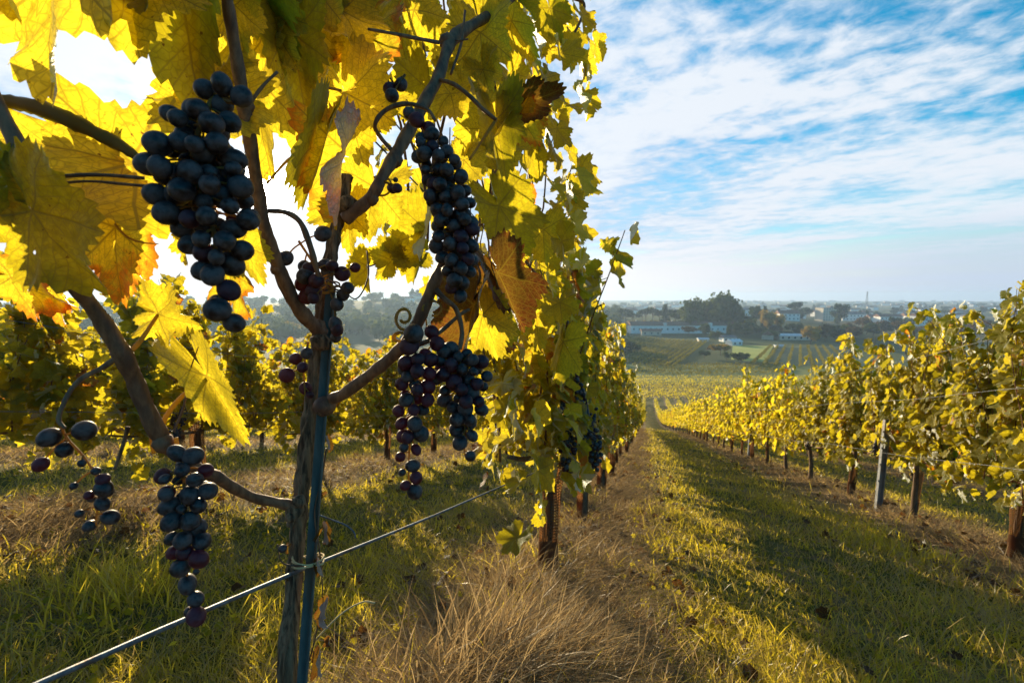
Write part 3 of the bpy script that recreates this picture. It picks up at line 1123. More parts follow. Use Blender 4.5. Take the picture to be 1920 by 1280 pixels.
CANES = [
    ('cane', [(604, 625, .605, 26), (578, 600, .585, 27), (548, 560, .565, 26), (522, 500, .545, 25), (497, 430, .52, 24), (482, 350, .50, 24), (468, 260, .475, 24), (457, 200, .46, 26), (450, 150, .45, 23), (437, 70, .435, 22), (424, -10, .42, 21), (410, -90, .41, 20)], [(462, 200, .462, 16), (598, 612, .60, 17), (520, 505, .545, 15), (484, 400, .51, 14)]),
    ('cane', [(552, 948, .585, 20), (520, 942, .575, 19), (475, 932, .55, 18), (435, 912, .52, 20), (405, 893, .50, 22), (372, 880, .48, 22), (330, 848, .455, 25), (302, 818, .44, 30), (272, 760, .425, 29), (252, 710, .415, 29), (228, 660, .40, 32), (195, 605, .39, 29), (150, 545, .375, 28), (110, 500, .365, 27)], [(228, 662, .402, 21), (308, 830, .44, 22), (405, 893, .50, 14)]),
    ('cane', [(120, 520, .367, 26), (95, 450, .355, 26), (75, 385, .345, 27), (55, 320, .34, 27), (20, 245, .335, 27), (-30, 150, .33, 26)], [(75, 335, .345, 16)]),
    ('cane', [(648, 410, .63, 26), (668, 395, .625, 24), (697, 368, .62, 23), (718, 330, .62, 22), (742, 290, .63, 25), (765, 250, .64, 24), (800, 185, .66, 24), (822, 145, .68, 22), (836, 100, .70, 21), (850, 72, .72, 26), (885, 48, .76, 20), (930, 20, .82, 17), (990, -30, .9, 15)], [(742, 300, .63, 17), (838, 78, .71, 17), (697, 372, .62, 15)]),
    ('cane', [(604, 762, .605, 20), (622, 748, .60, 21), (645, 738, .59, 22), (690, 705, .57, 22), (722, 680, .56, 23), (752, 652, .55, 22), (775, 620, .54, 23), (790, 590, .53, 22), (812, 535, .52, 22), (828, 500, .52, 19), (845, 450, .53, 16), (862, 380, .55, 14)], [(608, 760, .6, 22), (708, 690, .565, 13), (778, 622, .54, 19), (815, 530, .52, 14)]),
    ('side_shoot', [(496, 395, .515, 9), (535, 398, .52, 10), (562, 415, .53, 11), (578, 450, .535, 12), (590, 490, .54, 11), (600, 530, .55, 9)], []),
    ('side_shoot', [(224, 668, .40, 12), (190, 690, .395, 10), (150, 712, .385, 9), (125, 745, .38, 8), (110, 785, .375, 8), (122, 803, .375, 6)], []),
    ('side_shoot', [(75, 338, .345, 10), (120, 330, .345, 8), (190, 328, .35, 7), (270, 334, .355, 7)], []),
    ('side_shoot', [(80, 348, .345, 6), (160, 340, .35, 5), (230, 345, .35, 6), (285, 350, .355, 6)], []),
    ('side_shoot', [(812, 540, .52, 14), (835, 562, .52, 10), (855, 580, .525, 9), (866, 620, .53, 9), (862, 655, .53, 8)], []),
    ('side_shoot', [(775, 648, .53, 12), (800, 640, .53, 9), (830, 618, .53, 8), (862, 590, .535, 7), (880, 580, .54, 6)], []),
    ('side_shoot', [(825, 150, .67, 8), (850, 158, .66, 8), (880, 180, .66, 8), (905, 205, .66, 8), (930, 225, .67, 7)], []),
    ('side_shoot', [(690, 55, .6, 5), (730, 62, .62, 6), (780, 72, .65, 7), (822, 80, .69, 7)], []),
    ('side_shoot', [(742, 290, .63, 9), (715, 260, .62, 8), (703, 235, .6, 8), (722, 208, .6, 9), (760, 195, .6, 9), (800, 205, .6, 7), (815, 225, .58, 6)], []),
    ('side_shoot', [(845, 140, .70, 5), (865, 80, .71, 5), (872, 20, .72, 4)], []),
    ('side_shoot', [(462, 205, .46, 8), (490, 165, .46, 6), (520, 135, .465, 5)], []),
    ('side_shoot', [(870, 565, .6, 4), (900, 520, .64, 5), (885, 480, .66, 5), (872, 460, .66, 4)], []),
    ('side_shoot', [(1012, 470, 1.5, 7), (1045, 560, 1.52, 8), (1075, 640, 1.55, 9), (1085, 700, 1.58, 8)], []),
    ('side_shoot', [(985, 490, 1.3, 5), (1030, 545, 1.4, 7), (1075, 600, 1.5, 7)], []),
    ('side_shoot', [(1075, -5, 1.3, 9), (1095, 8, 1.3, 6), (1088, 40, 1.3, 5), (1072, 75, 1.3, 5), (1075, 110, 1.3, 4)], []),
    ('side_shoot', [(690, 500, .8, 3), (720, 492, .82, 4), (760, 500, .84, 5), (790, 480, .86, 5), (800, 460, .86, 4)], []),
]
for i, (nm, pts, kn) in enumerate(CANES):
    o = pxtube(nm, pts, M['cane'], FV, 12 if nm == 'cane' else 7, 0.09, 6, i, kn)
    if nm == 'cane':
        # side buds
        pass


def curl(name, c, d, rad_px, turns, w, parent, axis=0.3, seed=0, drop=0.0):
    """a tendril loop round a pixel"""
    a = np.linspace(0, turns * 6.283, int(14 * turns) + 2)
    rr = rad_px * (1 - 0.35 * a / a[-1])
    pts = [(c[0] + rr[i] * math.cos(a[i] + seed), c[1] + rr[i] * math.sin(a[i] + seed) * (0.6 + axis) + drop * a[i] / a[-1], d + 0.004 * a[i] / 6.28, w) for i in range(len(a))]
    return pxtube(name, pts, M['petiole'], parent, 6, 0.05, 2, seed)


curl('tendril', (757, 600), .53, 16, 1.2, 6, FV, .6, 1, -10)
curl('tendril', (750, 632), .525, 14, 1.4, 5, FV, 0.1, 2)
curl('tendril', (812, 580), .52, 20, .8, 4, FV, .3, 3)
curl('tendril', (715, 350), .62, 22, .9, 4, FV, .4, 4)
curl('tendril', (610, 540), .60, 16, 1.6, 3, FV, .1, 5)
pxtube('tendril', [(612, 520, .60, 3), (640, 540, .6, 3), (668, 560, .6, 3), (690, 520, .62, 3), (688, 470, .62, 3)], M['cane'], FV, 5)
pxtube('tendril', [(570, 1060, .575, 3), (530, 1055, .57, 3), (520, 1020, .57, 2)], M['cane'], FV, 5)
pxtube('tendril', [(215, 420, .4, 4), (240, 445, .4, 4), (270, 455, .4, 3), (297, 457, .4, 2)], M['petiole'], FV, 5)
pxtube('tendril', [(325, 810, .44, 4), (345, 760, .45, 4), (355, 700, .45, 3), (372, 650, .45, 2)], M['cane'], FV, 5)
pxtube('tendril', [(240, 800, .44, 8), (232, 830, .44, 7), (215, 880, .43, 6)], M['bark'], FV, 6)

# ---- leaves one by one
LM = {}


def leaf_mesh(mode, idx, kind):
    key = (mode, idx, kind)
    if key not in LM:
        V, F, lp = T0[mode][idx]
        rg = np.random.default_rng(len(LM) + 3)
        lc = np.tile([{'yellow': .6, 'green': .2, 'orange': .6, 'brown': .4}[kind], 0.0, rg.random()], (len(V), 1))
        o = mk('leaf', V, F, M['leaf_' + kind], None, attrs={'lp': lp, 'lc': lc})
        LM[key] = o.data
        bpy.data.objects.remove(o)
    return LM[key]


def hleaf(px, py, L, ang, d, kind='yellow', mode='flat', idx=0, yaw=0.0, pitch=0.0, wide=1.0, label=None, pet=None):
    a = R(ang)
    tip = camR * math.cos(a) - camU * math.sin(a)
    z = camB.copy()
    x = tip.cross(z)
    m = Matrix((x, tip, z)).transposed()
    m = m @ Matrix.Rotation(R(yaw), 3, 'Y') @ Matrix.Rotation(R(pitch), 3, 'X')
    o = bpy.data.objects.new('leaf', leaf_mesh(mode, idx, kind))
    COL.objects.link(o)
    o.parent = FV
    s = L * d / FPX * (.88 if d > .58 else 1)
    o.location = P(px, py, d) - FVL
    o.rotation_euler = m.to_euler()
    o.scale = (s * wide, s, s)
    if label: o['label'] = label
    if pet:
        W_, r = pxpath([(pet[0], pet[1], pet[2], 5), ((pet[0] + px) / 2 + 4, (pet[1] + py) / 2 - 5, (pet[2] + d) / 2, 4.5), (px, py, d, 5)], 5)
        V, F = tube(W_, r, 6)
        mk('petiole', V, F, M['petiole'], FV)
    return o


H = [  # a few central leaves use yellow in place of green to brighten dark foliage
    # px, py, L, ang, d, kind, mode, idx, yaw, pitch, wide
    (118, -75, 285, 88, .37, 'yellow', 'flat', 0, 12, 8, .78),
    (215, -70, 205, 75, .40, 'yellow', 'flat', 1, -28, 10, .8),
    (322, -105, 285, 82, .43, 'green', 'fold', 0, -18, -5, .82),
    (285, -40, 120, 70, .41, 'green', 'flat', 0, 10, 30, .9),
    (5, -70, 110, 80, .36, 'green', 'flat', 1, 20, 0, .8),
    (385, -40, 120, 95, .47, 'yellow', 'flat', 1, 20, 10, .9),
    (425, 185, 150, 178, .47, 'yellow', 'flat', 1, 10, 10, .75),
    (395, 120, 110, 115, .475, 'yellow', 'flat', 0, -10, 10, .8),
    (478, 140, 205, 80, .56, 'yellow', 'flat', 0, 8, 4, .56),
    (440, 10, 105, 80, .47, 'yellow', 'flat', 1, -10, 0, .6),
    (245, 305, 270, 186, .42, 'yellow', 'flat', 0, 10, 12, .62),
    (60, 395, 195, 55, .335, 'green', 'flat', 1, 5, -6, .72),
    (35, 330, 90, 95, .34, 'green', 'fold', 1, 30, 5, .5),
    (215, 425, 150, 82, .43, 'orange', 'flat', 0, -12, 6, .68),
    (222, 330, 130, 78, .45, 'orange', 'flat', 1, 25, 10, .7),
    (232, 470, 105, 95, .46, 'orange', 'curl', 1, -20, 6, .6),
    (190, 300, 90, 60, .47, 'orange', 'flat', 0, 20, 8, .7),
    (20, 520, 120, 35, .42, 'orange', 'flat', 1, 20, -10, .62),
    (95, 540, 75, 80, .43, 'orange', 'flat', 0, 5, -10, .6),
    (296, 588, 105, 12, .43, 'yellow', 'flat', 1, 8, 20, .72),
    (388, 705, 150, 58, .46, 'yellow', 'fold', 0, -25, 8, .42),
    (425, 505, 105, 62, .46, 'orange', 'flat', 0, 15, 6, .6),
    (452, 455, 95, 60, .50, 'yellow', 'flat', 1, -20, 6, .5),
    (345, 440, 60, 80, .40, 'yellow', 'flat', 0, 20, 6, .6),
    (600, 268, 150, 108, .55, 'green', 'roll', 1, -20, 6, .55),
    (650, 285, 135, 100, .56, 'orange', 'fold', 1, 25, 6, .55),
    (645, 172, 165, 75, .62, 'yellow', 'flat', 0, -8, 4, .8),
    (568, 175, 130, 95, .60, 'yellow', 'flat', 1, 15, 4, .7),
    (548, 60, 150, 80, .56, 'green', 'fold', 0, -25, -8, .7),
    (500, 25, 130, 60, .54, 'yellow', 'flat', 0, 10, 5, .7),
    (590, -20, 150, 95, .60, 'yellow', 'flat', 0, 10, 10, .8),
    (640, 20, 115, 60, .63, 'yellow', 'flat', 1, -30, 0, .8),
    (690, 60, 130, 95, .66, 'orange', 'flat', 1, 10, 5, .8),
    (745, 20, 105, 80, .70, 'yellow', 'fold', 0, 20, 5, .8),
    (700, 190, 110, 120, .66, 'yellow', 'flat', 1, 5, 10, .8),
    (655, 400, 90, 85, .66, 'yellow', 'flat', 0, 5, 10, .7),
    (640, 395, 80, 160, .67, 'yellow', 'flat', 1, 5, 10, .8),
    (700, 350, 120, 95, .68, 'yellow', 'flat', 0, -5, 10, .8),
    (775, 470, 75, 170, .84, 'green', 'flat', 1, 20, 30, .8),
    (720, 490, 60, 330, .84, 'yellow', 'flat', 0, 10, 20, .8),
    (735, 488, 60, 240, .82, 'green', 'flat', 1, 20, 20, .8),
    (690, 500, 65, 95, .80, 'green', 'roll', 0, 60, 0, .4),
    (800, 430, 120, 100, .85, 'green', 'fold', 0, 30, 10, .7),
    (932, 512, 128, 64, .66, 'brown', 'fold', 1, -22, 5, .80),
    (925, 535, 105, 75, .665, 'brown', 'fold', 0, 25, 5, .6),
    (890, 572, 132, 106, .60, 'brown', 'fold', 1, 22, 0, .60),
    (905, 590, 105, 68, .62, 'yellow', 'flat', 1, -15, 0, .62),
    (948, 560, 100, 85, .9, 'green', 'flat', 0, -15, 0, .7),
    (985, 195, 85, 340, .80, 'brown', 'fold', 1, 20, 30, .8),
    (975, 215, 90, 60, .80, 'orange', 'curl', 1, 20, 10, .7),
    (930, 225, 125, 80, .78, 'green', 'fold', 0, -10, 4, .75),
    (905, 130, 70, 70, .80, 'yellow', 'flat', 0, 20, 10, .8),
    (870, 300, 80, 95, .75, 'yellow', 'flat', 1, 10, 10, .8),
    (925, 240, 110, 125, .80, 'yellow', 'fold', 1, 10, 4, .7),
    (935, 385, 130, 60, .85, 'green', 'flat', 1, -20, 2, .7),
    (900, 60, 120, 85, .80, 'yellow', 'flat', 0, 15, -5, .75),
    (960, 40, 90, 60, .95, 'yellow', 'fold', 1, 25, -5, .8),
    (1030, 15, 75, 75, 1.15, 'green', 'flat', 0, 25, -5, .8),
    (845, 175, 90, 120, .74, 'yellow', 'flat', 1, 10, 10, .8),
    (1005, 590, 78, 85, 1.35, 'yellow', 'flat', 0, -8, 0, .7),
    (1055, 640, 88, 100, 1.5, 'yellow', 'fold', 1, -18, 0, .7),
    (1020, 430, 80, 90, 1.2, 'yellow', 'flat', 1, 18, 0, .8),
]
for h in H:
    lab = {'brown': 'dry rust-brown curled leaf', 'orange': 'leaf turning orange at its margin'}.get(h[5])
    hleaf(*h[:5], h[5], h[6], h[7], h[8], h[9], h[10], lab)
for pts in ([(236, 668, .40, 9), (262, 640, .41, 8), (296, 590, .43, 6)], [(290, 822, .44, 12), (318, 770, .45, 9), (350, 735, .455, 8), (388, 708, .46, 7)],
            [(288, 790, .44, 10), (286, 830, .44, 10), (288, 850, .44, 6)], [(500, 345, .5, 5), (540, 300, .52, 5), (580, 275, .54, 5)],
            [(930, 225, .74, 6), (905, 262, .72, 5), (880, 300, .7, 4)], [(838, 460, .55, 5), (885, 480, .6, 6), (925, 520, .65, 6)],
            [(330, 820, .44, 8), (336, 850, .44, 8), (345, 862, .44, 6)], [(640, 170, .6, 5), (600, 160, .58, 4), (560, 130, .57, 4)]):
    po = pxtube('petiole', pts, M['petiole'], FV, 6, 0.05, 5)
    ends = [P(*pts[0][:3]) - FVL, P(*pts[-1][:3]) - FVL]
    lf = min((c for c in FV.children if c.name.startswith('leaf')), key=lambda c: min((c.location - e).length for e in ends))
    if min((lf.location - e).length for e in ends) < .05:
        po.parent = lf
        po.matrix_parent_inverse = lf.matrix_basis.inverted()
o = pxtube('leaf', [(-60, 178, .40, 14), (10, 190, .40, 24), (70, 202, .40, 30), (130, 226, .40, 30), (180, 250, .405, 26), (222, 272, .41, 24), (262, 298, .41, 12), (285, 312, .41, 3)], M['leaf_brown'], FV, 9, 0.25, 6)
o['label'] = 'tightly rolled dry brown leaf margin'
# small dead leaves hanging beside the stake
for (x, y, L, a) in ((608, 995, 34, 95), (600, 1060, 30, 70), (612, 1135, 34, 95), (606, 1160, 26, 60), (600, 1235, 44, 85), (614, 830, 26, 85), (540, 1025, 18, 90), (600, 1000, 26, 120), (540, 1080, 14, 80), (617, 1200, 16, 80)):
    hleaf(x, y, L * .95, a, .585, 'brown', 'roll', (x + y) % 2, 50 * math.sin(x), 15, .55, 'shrivelled brown leaf')
pxtube('tendril', [(612, 840, .6, 3), (603, 900, .6, 3), (590, 960, .59, 3), (600, 1040, .59, 3), (604, 1120, .59, 2), (590, 1200, .585, 3), (570, 1270, .58, 3)], M['cane'], FV, 5)
pxtube('tendril', [(590, 1200, .6, 3), (640, 1150, .61, 3), (680, 1128, .62, 3), (703, 1130, .62, 4)], M['straw_tie'], FV, 5)

# ---- scattered leaves of the same vine: sampled in space along its wires
rg = np.random.default_rng(21)


def near_leaf(p, L, kind=None):
    o = bpy.data.objects.new('leaf', leaf_mesh(rg.choice(['flat', 'fold', 'curl', 'droop', 'flat']), int(rg.integers(0, 2)), kind or rg.choice(['yellow', 'yellow', 'green', 'green', 'yellow', 'orange'], p=[.25, .2, .2, .2, .11, .04])))
    COL.objects.link(o)
    o.parent = FV
    o.location = p - FVL
    tip = Vector((rg.normal(0, .4), rg.normal(0, .4), -1 + abs(rg.normal(0, .35))))
    nor = Vector((1.0, -0.7, 0.25)) + Vector(rg.normal(0, .55, 3))
    f = frames(np.array([tip]), np.array([nor]))[0]
    o.rotation_euler = Matrix(f.tolist()).to_euler()
    o.scale = (L * .85, L, L)


for i in range(18):
    px, py = rg.uniform(470, 770), rg.uniform(-60, 60)
    near_leaf(P(px, py, rowdepth(px, py, rg.uniform(-.52, -.40))), rg.uniform(.07, .10))
for i in range(13):
    px, py = rg.uniform(760, 930), rg.uniform(-50, 210)
    near_leaf(P(px, py, rowdepth(px, py, rg.uniform(-.55, -.36))), rg.uniform(.07, .095))
n = 270
X_, Y_ = rg.uniform(-.60, -.16, n), rg.uniform(.88, 1.62, n)
zmin = np.interp(Y_, [.85, 1.2, 1.6], [1.46, 1.18, 0.80])
Z_ = zmin + (2.3 - zmin) * rg.random(n) + np.array([float(zg(a, b)) for a, b in zip(X_, Y_)])
sdn = np.sign(X_ + .42)
tip = np.stack([sdn * rg.uniform(0, .6, n), rg.normal(0, .45, n), -rg.uniform(.3, 1, n)], -1)
nor = np.stack([sdn * rg.uniform(.3, 1.2, n), rg.normal(-.3, .5, n), rg.uniform(0, .8, n)], -1)
lc = np.stack([np.clip(rg.normal(.42, .25, n), 0, 1), np.where(rg.random(n) < .07, rg.uniform(.2, .7, n), 0), rg.random(n)], -1)
V, F, at = scatter([leaf_template(72, (.3, .6, .85, 1), 34, 90 + i, MODES[i % 4]) for i in range(8)], np.stack([X_, Y_, Z_], -1), frames(tip, nor), rg.uniform(.042, .072, n), lc, rg)
o = mk('foliage', V, F, M['foliage_near'], FV, attrs=at)
o['kind'] = 'stuff'
cs = []
for i in range(26):
    x0, y0 = rg.uniform(-.5, -.32), rg.uniform(.9, 1.6)
    z0 = float(zg(x0, y0)) + rg.uniform(1.0, 1.35)
    s = np.linspace(0, 1, 7)
    cs.append(tube(np.stack([x0 + rg.normal(0, .05) * s + .02 * np.sin(s * 6), y0 + rg.normal(0, .15) * s, z0 + rg.uniform(.3, .6) * s], -1), np.linspace(.0035, .0015, 7), 5))
V, F = join(cs)
mk('thin_shoots', V, F, M['cane'], FV)

# ---- the blue stake, the ties and the wires
sp = [(566, 1290, .572), (585, 1040, .590), (603, 790, .602), (618, 560, .612), (621, 535, .614)]
a0, a1 = P(*sp[0]), P(*sp[-1])
dirv = (a1 - a0).normalized()
length = (a1 - a0).length
foot = a0 - dirv * ((a0.z - float(zg(a0.x, a0.y)) + 0.15) / dirv.z)
length = (a1 - foot).length
xax = (camR - dirv * camR.dot(dirv)).normalized()
yax = dirv.cross(xax)
prof = [(-.0068, .0), (-.0062, .0015), (0, -.0050), (.0062, .0015), (.0068, .0), (.0045, -.0035), (.0, -.0075), (-.0045, -.0035)]
V, F = [], []
ns = 24
for i in range(ns + 1):
    c = foot + dirv * length * i / ns
    for u, w in prof:
        V.append(c + xax * u * 0.95 - yax * w * 1.2)
k = len(prof)
F4 = [(i * k + j, i * k + (j + 1) % k, (i + 1) * k + (j + 1) % k, (i + 1) * k + j) for i in range(ns) for j in range(k)]
V = np.array(V)
F = [np.array(F4), np.array([tuple(range(k))[::-1], tuple(ns * k + j for j in range(k))])]
st = mk('stake', V - np.array(foot), F, M['stake'], None, smooth=False)
st.location = foot
tag(st, 'slim blue-green painted metal stake standing against the leaning foreground trunk', 'stake')


def tie(px, py, d, w, lab, turns=2.6, tail=True, mat='straw_tie'):
    a = np.linspace(0, turns * 6.283, int(turns * 18))
    c = P(px, py, d)
    pts = [c + camR * (w * math.cos(q_)) + camB * (w * .8 * math.sin(q_)) + camU * (0.003 * q_ / 6.28 - .004 + .002 * math.sin(q_ * 1.7)) for q_ in a]
    if tail:
        e = pts[-1]
        pts += [e + camR * .008 - camU * .004 + camB * .003, e + camR * .022 - camU * .002 + camB * .004]
    V, F = tube(np.array(pts), .0012, 5, .1)
    o = mk('twine_tie', V, F, M[mat])
    return tag(o, lab, 'tie', 'ties on the foreground stake')


tie(578, 1050, .590, .0185, 'pale straw twine tied round the stake and trunk at the thick wire')
tie(612, 540, .617, .0165, 'brown twine wound round the trunk at the top end of the blue stake', 3.4, False, 'cane')
tie(838, 82, .71, .010, 'brown twine wound round the upper right cane beneath the top leaves', 3, True, 'cane')

# thick low wire, from lower left past the stake to the first guarded trunk
pts = []
for px, py in ((-400, 1485), (-100, 1357), (80, 1278), (330, 1168), (570, 1066), (800, 972), (930, 916), (1022, 878)):
    pts.append(P(px, py, rowdepth(px, py, -.40)))
wp_ = smooth_path(np.array(pts), 10)
V, F = tube(wp_, .0023, 10, .08)
tag(mk('trellis_wire', V, F, M['wire']), 'thick galvanised wire slanting across the foreground from lower left past the blue stake', 'wire', 'trellis wires')
X0 = -0.42


def upper_wire(px, py, lab, X=-.42, y1=40):
    p0 = P(px, py, rowdepth(px, py, X))
    h = p0.z + 0.25 * p0.y
    ys = np.array([-1.0, 0, 1, 2, 4, 8, 16, y1])
    V, F = tube(np.stack([np.full(8, X), ys, h - 0.25 * ys], -1), .0014, 6)
    tag(mk('trellis_wire', V, F, M['darkwire']), lab, 'wire', 'trellis wires')


upper_wire(700, 105, 'dark upper trellis wire crossing the top leaves, uppermost of three', -.40)
upper_wire(700, 183, 'dark upper trellis wire crossing the top leaves, middle one of three', -.46)
upper_wire(700, 262, 'dark upper trellis wire crossing the top leaves, lowest of three', -.43)
V, F = tube(smooth_path(np.array([P(590, 962, .60), P(625, 975, .62), P(650, 985, .63), P(664, 998, .63), P(666, 1008, .63)]), 5), .0012, 6)
tag(mk('wire_end', V, F, M['wire']), 'short bent wire end sticking out right of the blue stake', 'wire')

# ------------------------------------------------------------------ grape bunches of the foreground vine
def sphere(nu=22, nv=14, r=.0085, sx=1.0, seed=0):
    rg = np.random.default_rng(seed)
    V = [(0, 0, 1.0)]
    for i in range(1, nv):
        a = math.pi * i / nv
        for j in range(nu):
            b = 2 * math.pi * j / nu
            V.append((math.sin(a) * math.cos(b), math.sin(a) * math.sin(b), math.cos(a)))
    V.append((0, 0, -1.0))
    V = np.array(V)
    V = V * (1 + 0.02 * np.sin(V[:, :1] * 3 + rg.uniform(0, 6)) + 0.015 * np.sin(V[:, 1:2] * 4 + rg.uniform(0, 6)))
    V[:, 2] *= sx
    F3 = [(0, 1 + j, 1 + (j + 1) % nu) for j in range(nu)]
    b0 = 1 + (nv - 2) * nu
    F3 += [(b0 + nu, b0 + (j + 1) % nu, b0 + j) for j in range(nu)]
    F4 = [(1 + i * nu + j, 1 + (i + 1) * nu + j, 1 + (i + 1) * nu + (j + 1) % nu, 1 + i * nu + (j + 1) % nu) for i in range(nv - 2) for j in range(nu)]
    return V * r, [np.array(F3), np.array(F4)]


GR = {}
for i, s in enumerate((0.97, 1.04, 1.10, 1.0)):
    V, F = sphere(sx=s, seed=i)
    for kd in ('grape', 'grape_red'):
        o = mk('grape', V, F, M[kd])
        GR[(kd, i)] = o.data
        bpy.data.objects.remove(o)
V, F = sphere(12, 8, seed=9)
V = V * (1 + .16 * np.sin(V[:, :1] * 900) * np.sin(V[:, 2:] * 700 + 1))
o = mk('raisin', V, F, M['grape'])
GR['raisin'] = o.data
bpy.data.objects.remove(o)


def bunch(label, axis, diam, d, n=60, red=0.2, pts=None, seed=0, depthscale=.8, raisins=0.0, dens=.88, stemw=5, tries=6000):
    """axis rows: px, py, half width px.  Grapes are packed round the axis in space"""
    rg = np.random.default_rng(seed)
    ax = np.array(axis, dtype=float)
    top = P(ax[0][0], ax[0][1], d)
    root = thing('grape_bunch', label, 'grapes', top, 'grape bunches on the foreground vine')
    A = smooth_path(np.column_stack([ax[:, :2], np.full(len(ax), d), ax[:, 2]]), 8)
    AW = np.array([P(a, b, c) for a, b, c, w in A])
    hw = A[:, 3] * d / FPX
    D = diam * d / FPX
    G = []
    stems_ = []
    if pts is not None:
        for q_ in pts:
            dm = (q_[2] if len(q_) > 2 else diam) * d / FPX
            p = np.array(P(q_[0], q_[1], d)) + np.array(camB) * rg.uniform(-1, 1) * D * .6
            i = int(np.argmin(np.linalg.norm(AW - p, axis=1)))
            G.append((p, dm, i))
    else:
        sp_ = []
        for tr_ in range(tries):
            if len(G) >= n: break
            i = int(rg.integers(0, len(AW)))
            a = rg.uniform(0, 6.283)
            rr = max(hw[i] - D * .5, D * .45) * (rg.random() ** .35)
            p = AW[i] + np.array(camR) * rr * math.cos(a) + np.array(camB) * rr * depthscale * math.sin(a) + np.array(camU) * rg.normal(0, D * .2)
            dm = D * min(1.12, max(.55, rg.normal(.96, .14)))
            if sp_ and np.min(np.linalg.norm(np.array(sp_) - p, axis=1)) < D * dens: continue
            sp_.append(p)
            G.append((p, dm, i))
    for p, dm, i in G:
        isr = rg.random() < raisins
        kd = 'grape_red' if rg.random() < red else 'grape'
        o = bpy.data.objects.new('grape', GR['raisin'] if isr else GR[(kd, int(rg.integers(0, 4)))])
        COL.objects.link(o)
        o.parent = root
        o.location = Vector(p) - top
        s = dm / .017 * (.6 if isr else 1)
        o.scale = (s * rg.uniform(.92, 1.05), s * rg.uniform(.92, 1.05), s * rg.uniform(.95, 1.08))
        b = AW[max(0, i - 2)]
        out = Vector(p - b)
        o.rotation_euler = out.to_track_quat('Z', 'Y').to_euler()
        m_ = (b + p) / 2 + np.array(camU) * D * .12
        stems_.append(tube(smooth_path(np.array([b, m_, p]), 3), D * .055, 5))
    stems_.append(tube(AW, np.linspace(stemw * d / FPX / 2, stemw * d / FPX / 4, len(AW)), 7, .12))
    V, F = join(stems_)
    mk('stem', V, F, M['stem'], root)
    return root


bunch('largest blue-black grape bunch, hanging left of the sun burst below the upper left leaves', [(440, 192, 0), (402, 186, 12), (388, 212, 62), (368, 260, 84), (362, 315, 100), (378, 370, 104), (400, 430, 82), (405, 480, 62), (408, 530, 40), (418, 575, 44), (430, 605, 30)],
      40.5, .34, n=92, red=0.10, seed=1, dens=.84, stemw=12)
bunch('long dense blue-black bunch hanging beside the upper right cane', [(770, 215, 8), (790, 240, 28), (815, 290, 46), (838, 350, 52), (848, 410, 52), (855, 470, 50), (862, 520, 36), (864, 550, 18)],
      26, .50, n=98, red=0.10, seed=2, dens=.84, stemw=6)
bunch('three blue grapes in front of the uppermost dark wire', [(760, 140, 4), (740, 170, 20)], 24, .55, pts=[(727, 160), (750, 155), (737, 184, 26)], seed=3)
bunch('loose reddish-black bunch hanging below the lower right cane, left one of a pair', [(775, 640, 10), (782, 690, 44), (775, 740, 46), (772, 790, 40), (768, 840, 32), (766, 890, 26), (770, 915, 14)],
      27, .51, n=58, red=0.7, seed=4, raisins=.07, dens=.84, depthscale=.6)
bunch('dark bunch below the brown curled leaf, right one of a pair', [(862, 660, 20), (862, 690, 62), (866, 730, 56), (872, 780, 42), (870, 820, 28), (872, 855, 16)],
      27, .53, n=60, red=0.4, seed=5, raisins=.05, dens=.84, depthscale=.7)
bunch('two dark grapes at the fork of the lower right cane beside curled tendrils', [(782, 612, 4), (772, 632, 14)], 36, .50, pts=[(776, 626, 37), (764, 650, 34)], seed=6)
bunch('few single reddish grapes between the lower right cane and the brown leaf', [(800, 610, 4), (815, 650, 30), (845, 680, 30)], 28, .53, pts=[(810, 622, 28), (822, 644, 28), (833, 657, 28), (849, 663, 28), (826, 690, 26), (800, 665, 26), (792, 580, 20)], red=.8, seed=7)
bunch('loose dark bunch hanging under the lower left cane above the thick wire', [(345, 858, 20), (345, 900, 62), (348, 950, 52), (350, 1000, 48), (352, 1050, 44), (352, 1100, 30), (362, 1145, 36)],
      31, .42, n=64, red=.25, seed=8, raisins=.07, dens=.86, depthscale=.65)
bunch('straggly shrivelled bunch with few grapes at the far left above the straw', [(112, 790, 6), (125, 820, 40), (160, 860, 34), (185, 905, 32), (182, 950, 28), (180, 985, 26)],
      30, .39, pts=[(105, 817, 36), (152, 808, 36), (124, 842, 28), (86, 868, 28), (160, 866, 24), (152, 906, 24), (205, 911, 32), (206, 894, 24), (186, 926, 22), (190, 945, 26), (168, 985, 36), (194, 975, 28), (156, 940, 14), (160, 958, 14), (195, 878, 16), (176, 925, 18)],
      red=.35, seed=9, raisins=.15)
bunch('loose sunlit bunch partly behind the top of the blue stake', [(560, 452, 6), (585, 490, 40), (610, 530, 44), (632, 580, 30)],
      29, .56, pts=[(543, 487, 27), (566, 498, 24), (578, 519, 33), (562, 530, 28), (588, 546, 30), (570, 554, 30), (608, 440, 29), (627, 500, 22), (641, 513, 30), (671, 504, 19), (656, 541, 25), (641, 552, 24), (633, 571, 24), (632, 608, 26), (636, 618, 24), (600, 528, 28), (625, 632, 22), (583, 505, 24), (606, 495, 26), (594, 560, 22)],
      red=.45, seed=10)
bunch('five small reddish grapes low on the left side of the blue stake', [(578, 640, 6), (570, 690, 20), (572, 740, 10)],
      24, .57, pts=[(550, 673, 24), (538, 703, 28), (576, 662, 22), (567, 729, 24), (577, 741, 15), (573, 688, 20)], red=.8, seed=11)
bunch('two small grapes on a thin stem right of the upper cane', [(720, 340, 3), (740, 350, 10)], 18, .6, pts=[(734, 352, 19), (747, 356, 20), (740, 335, 10)], red=.4, seed=12)
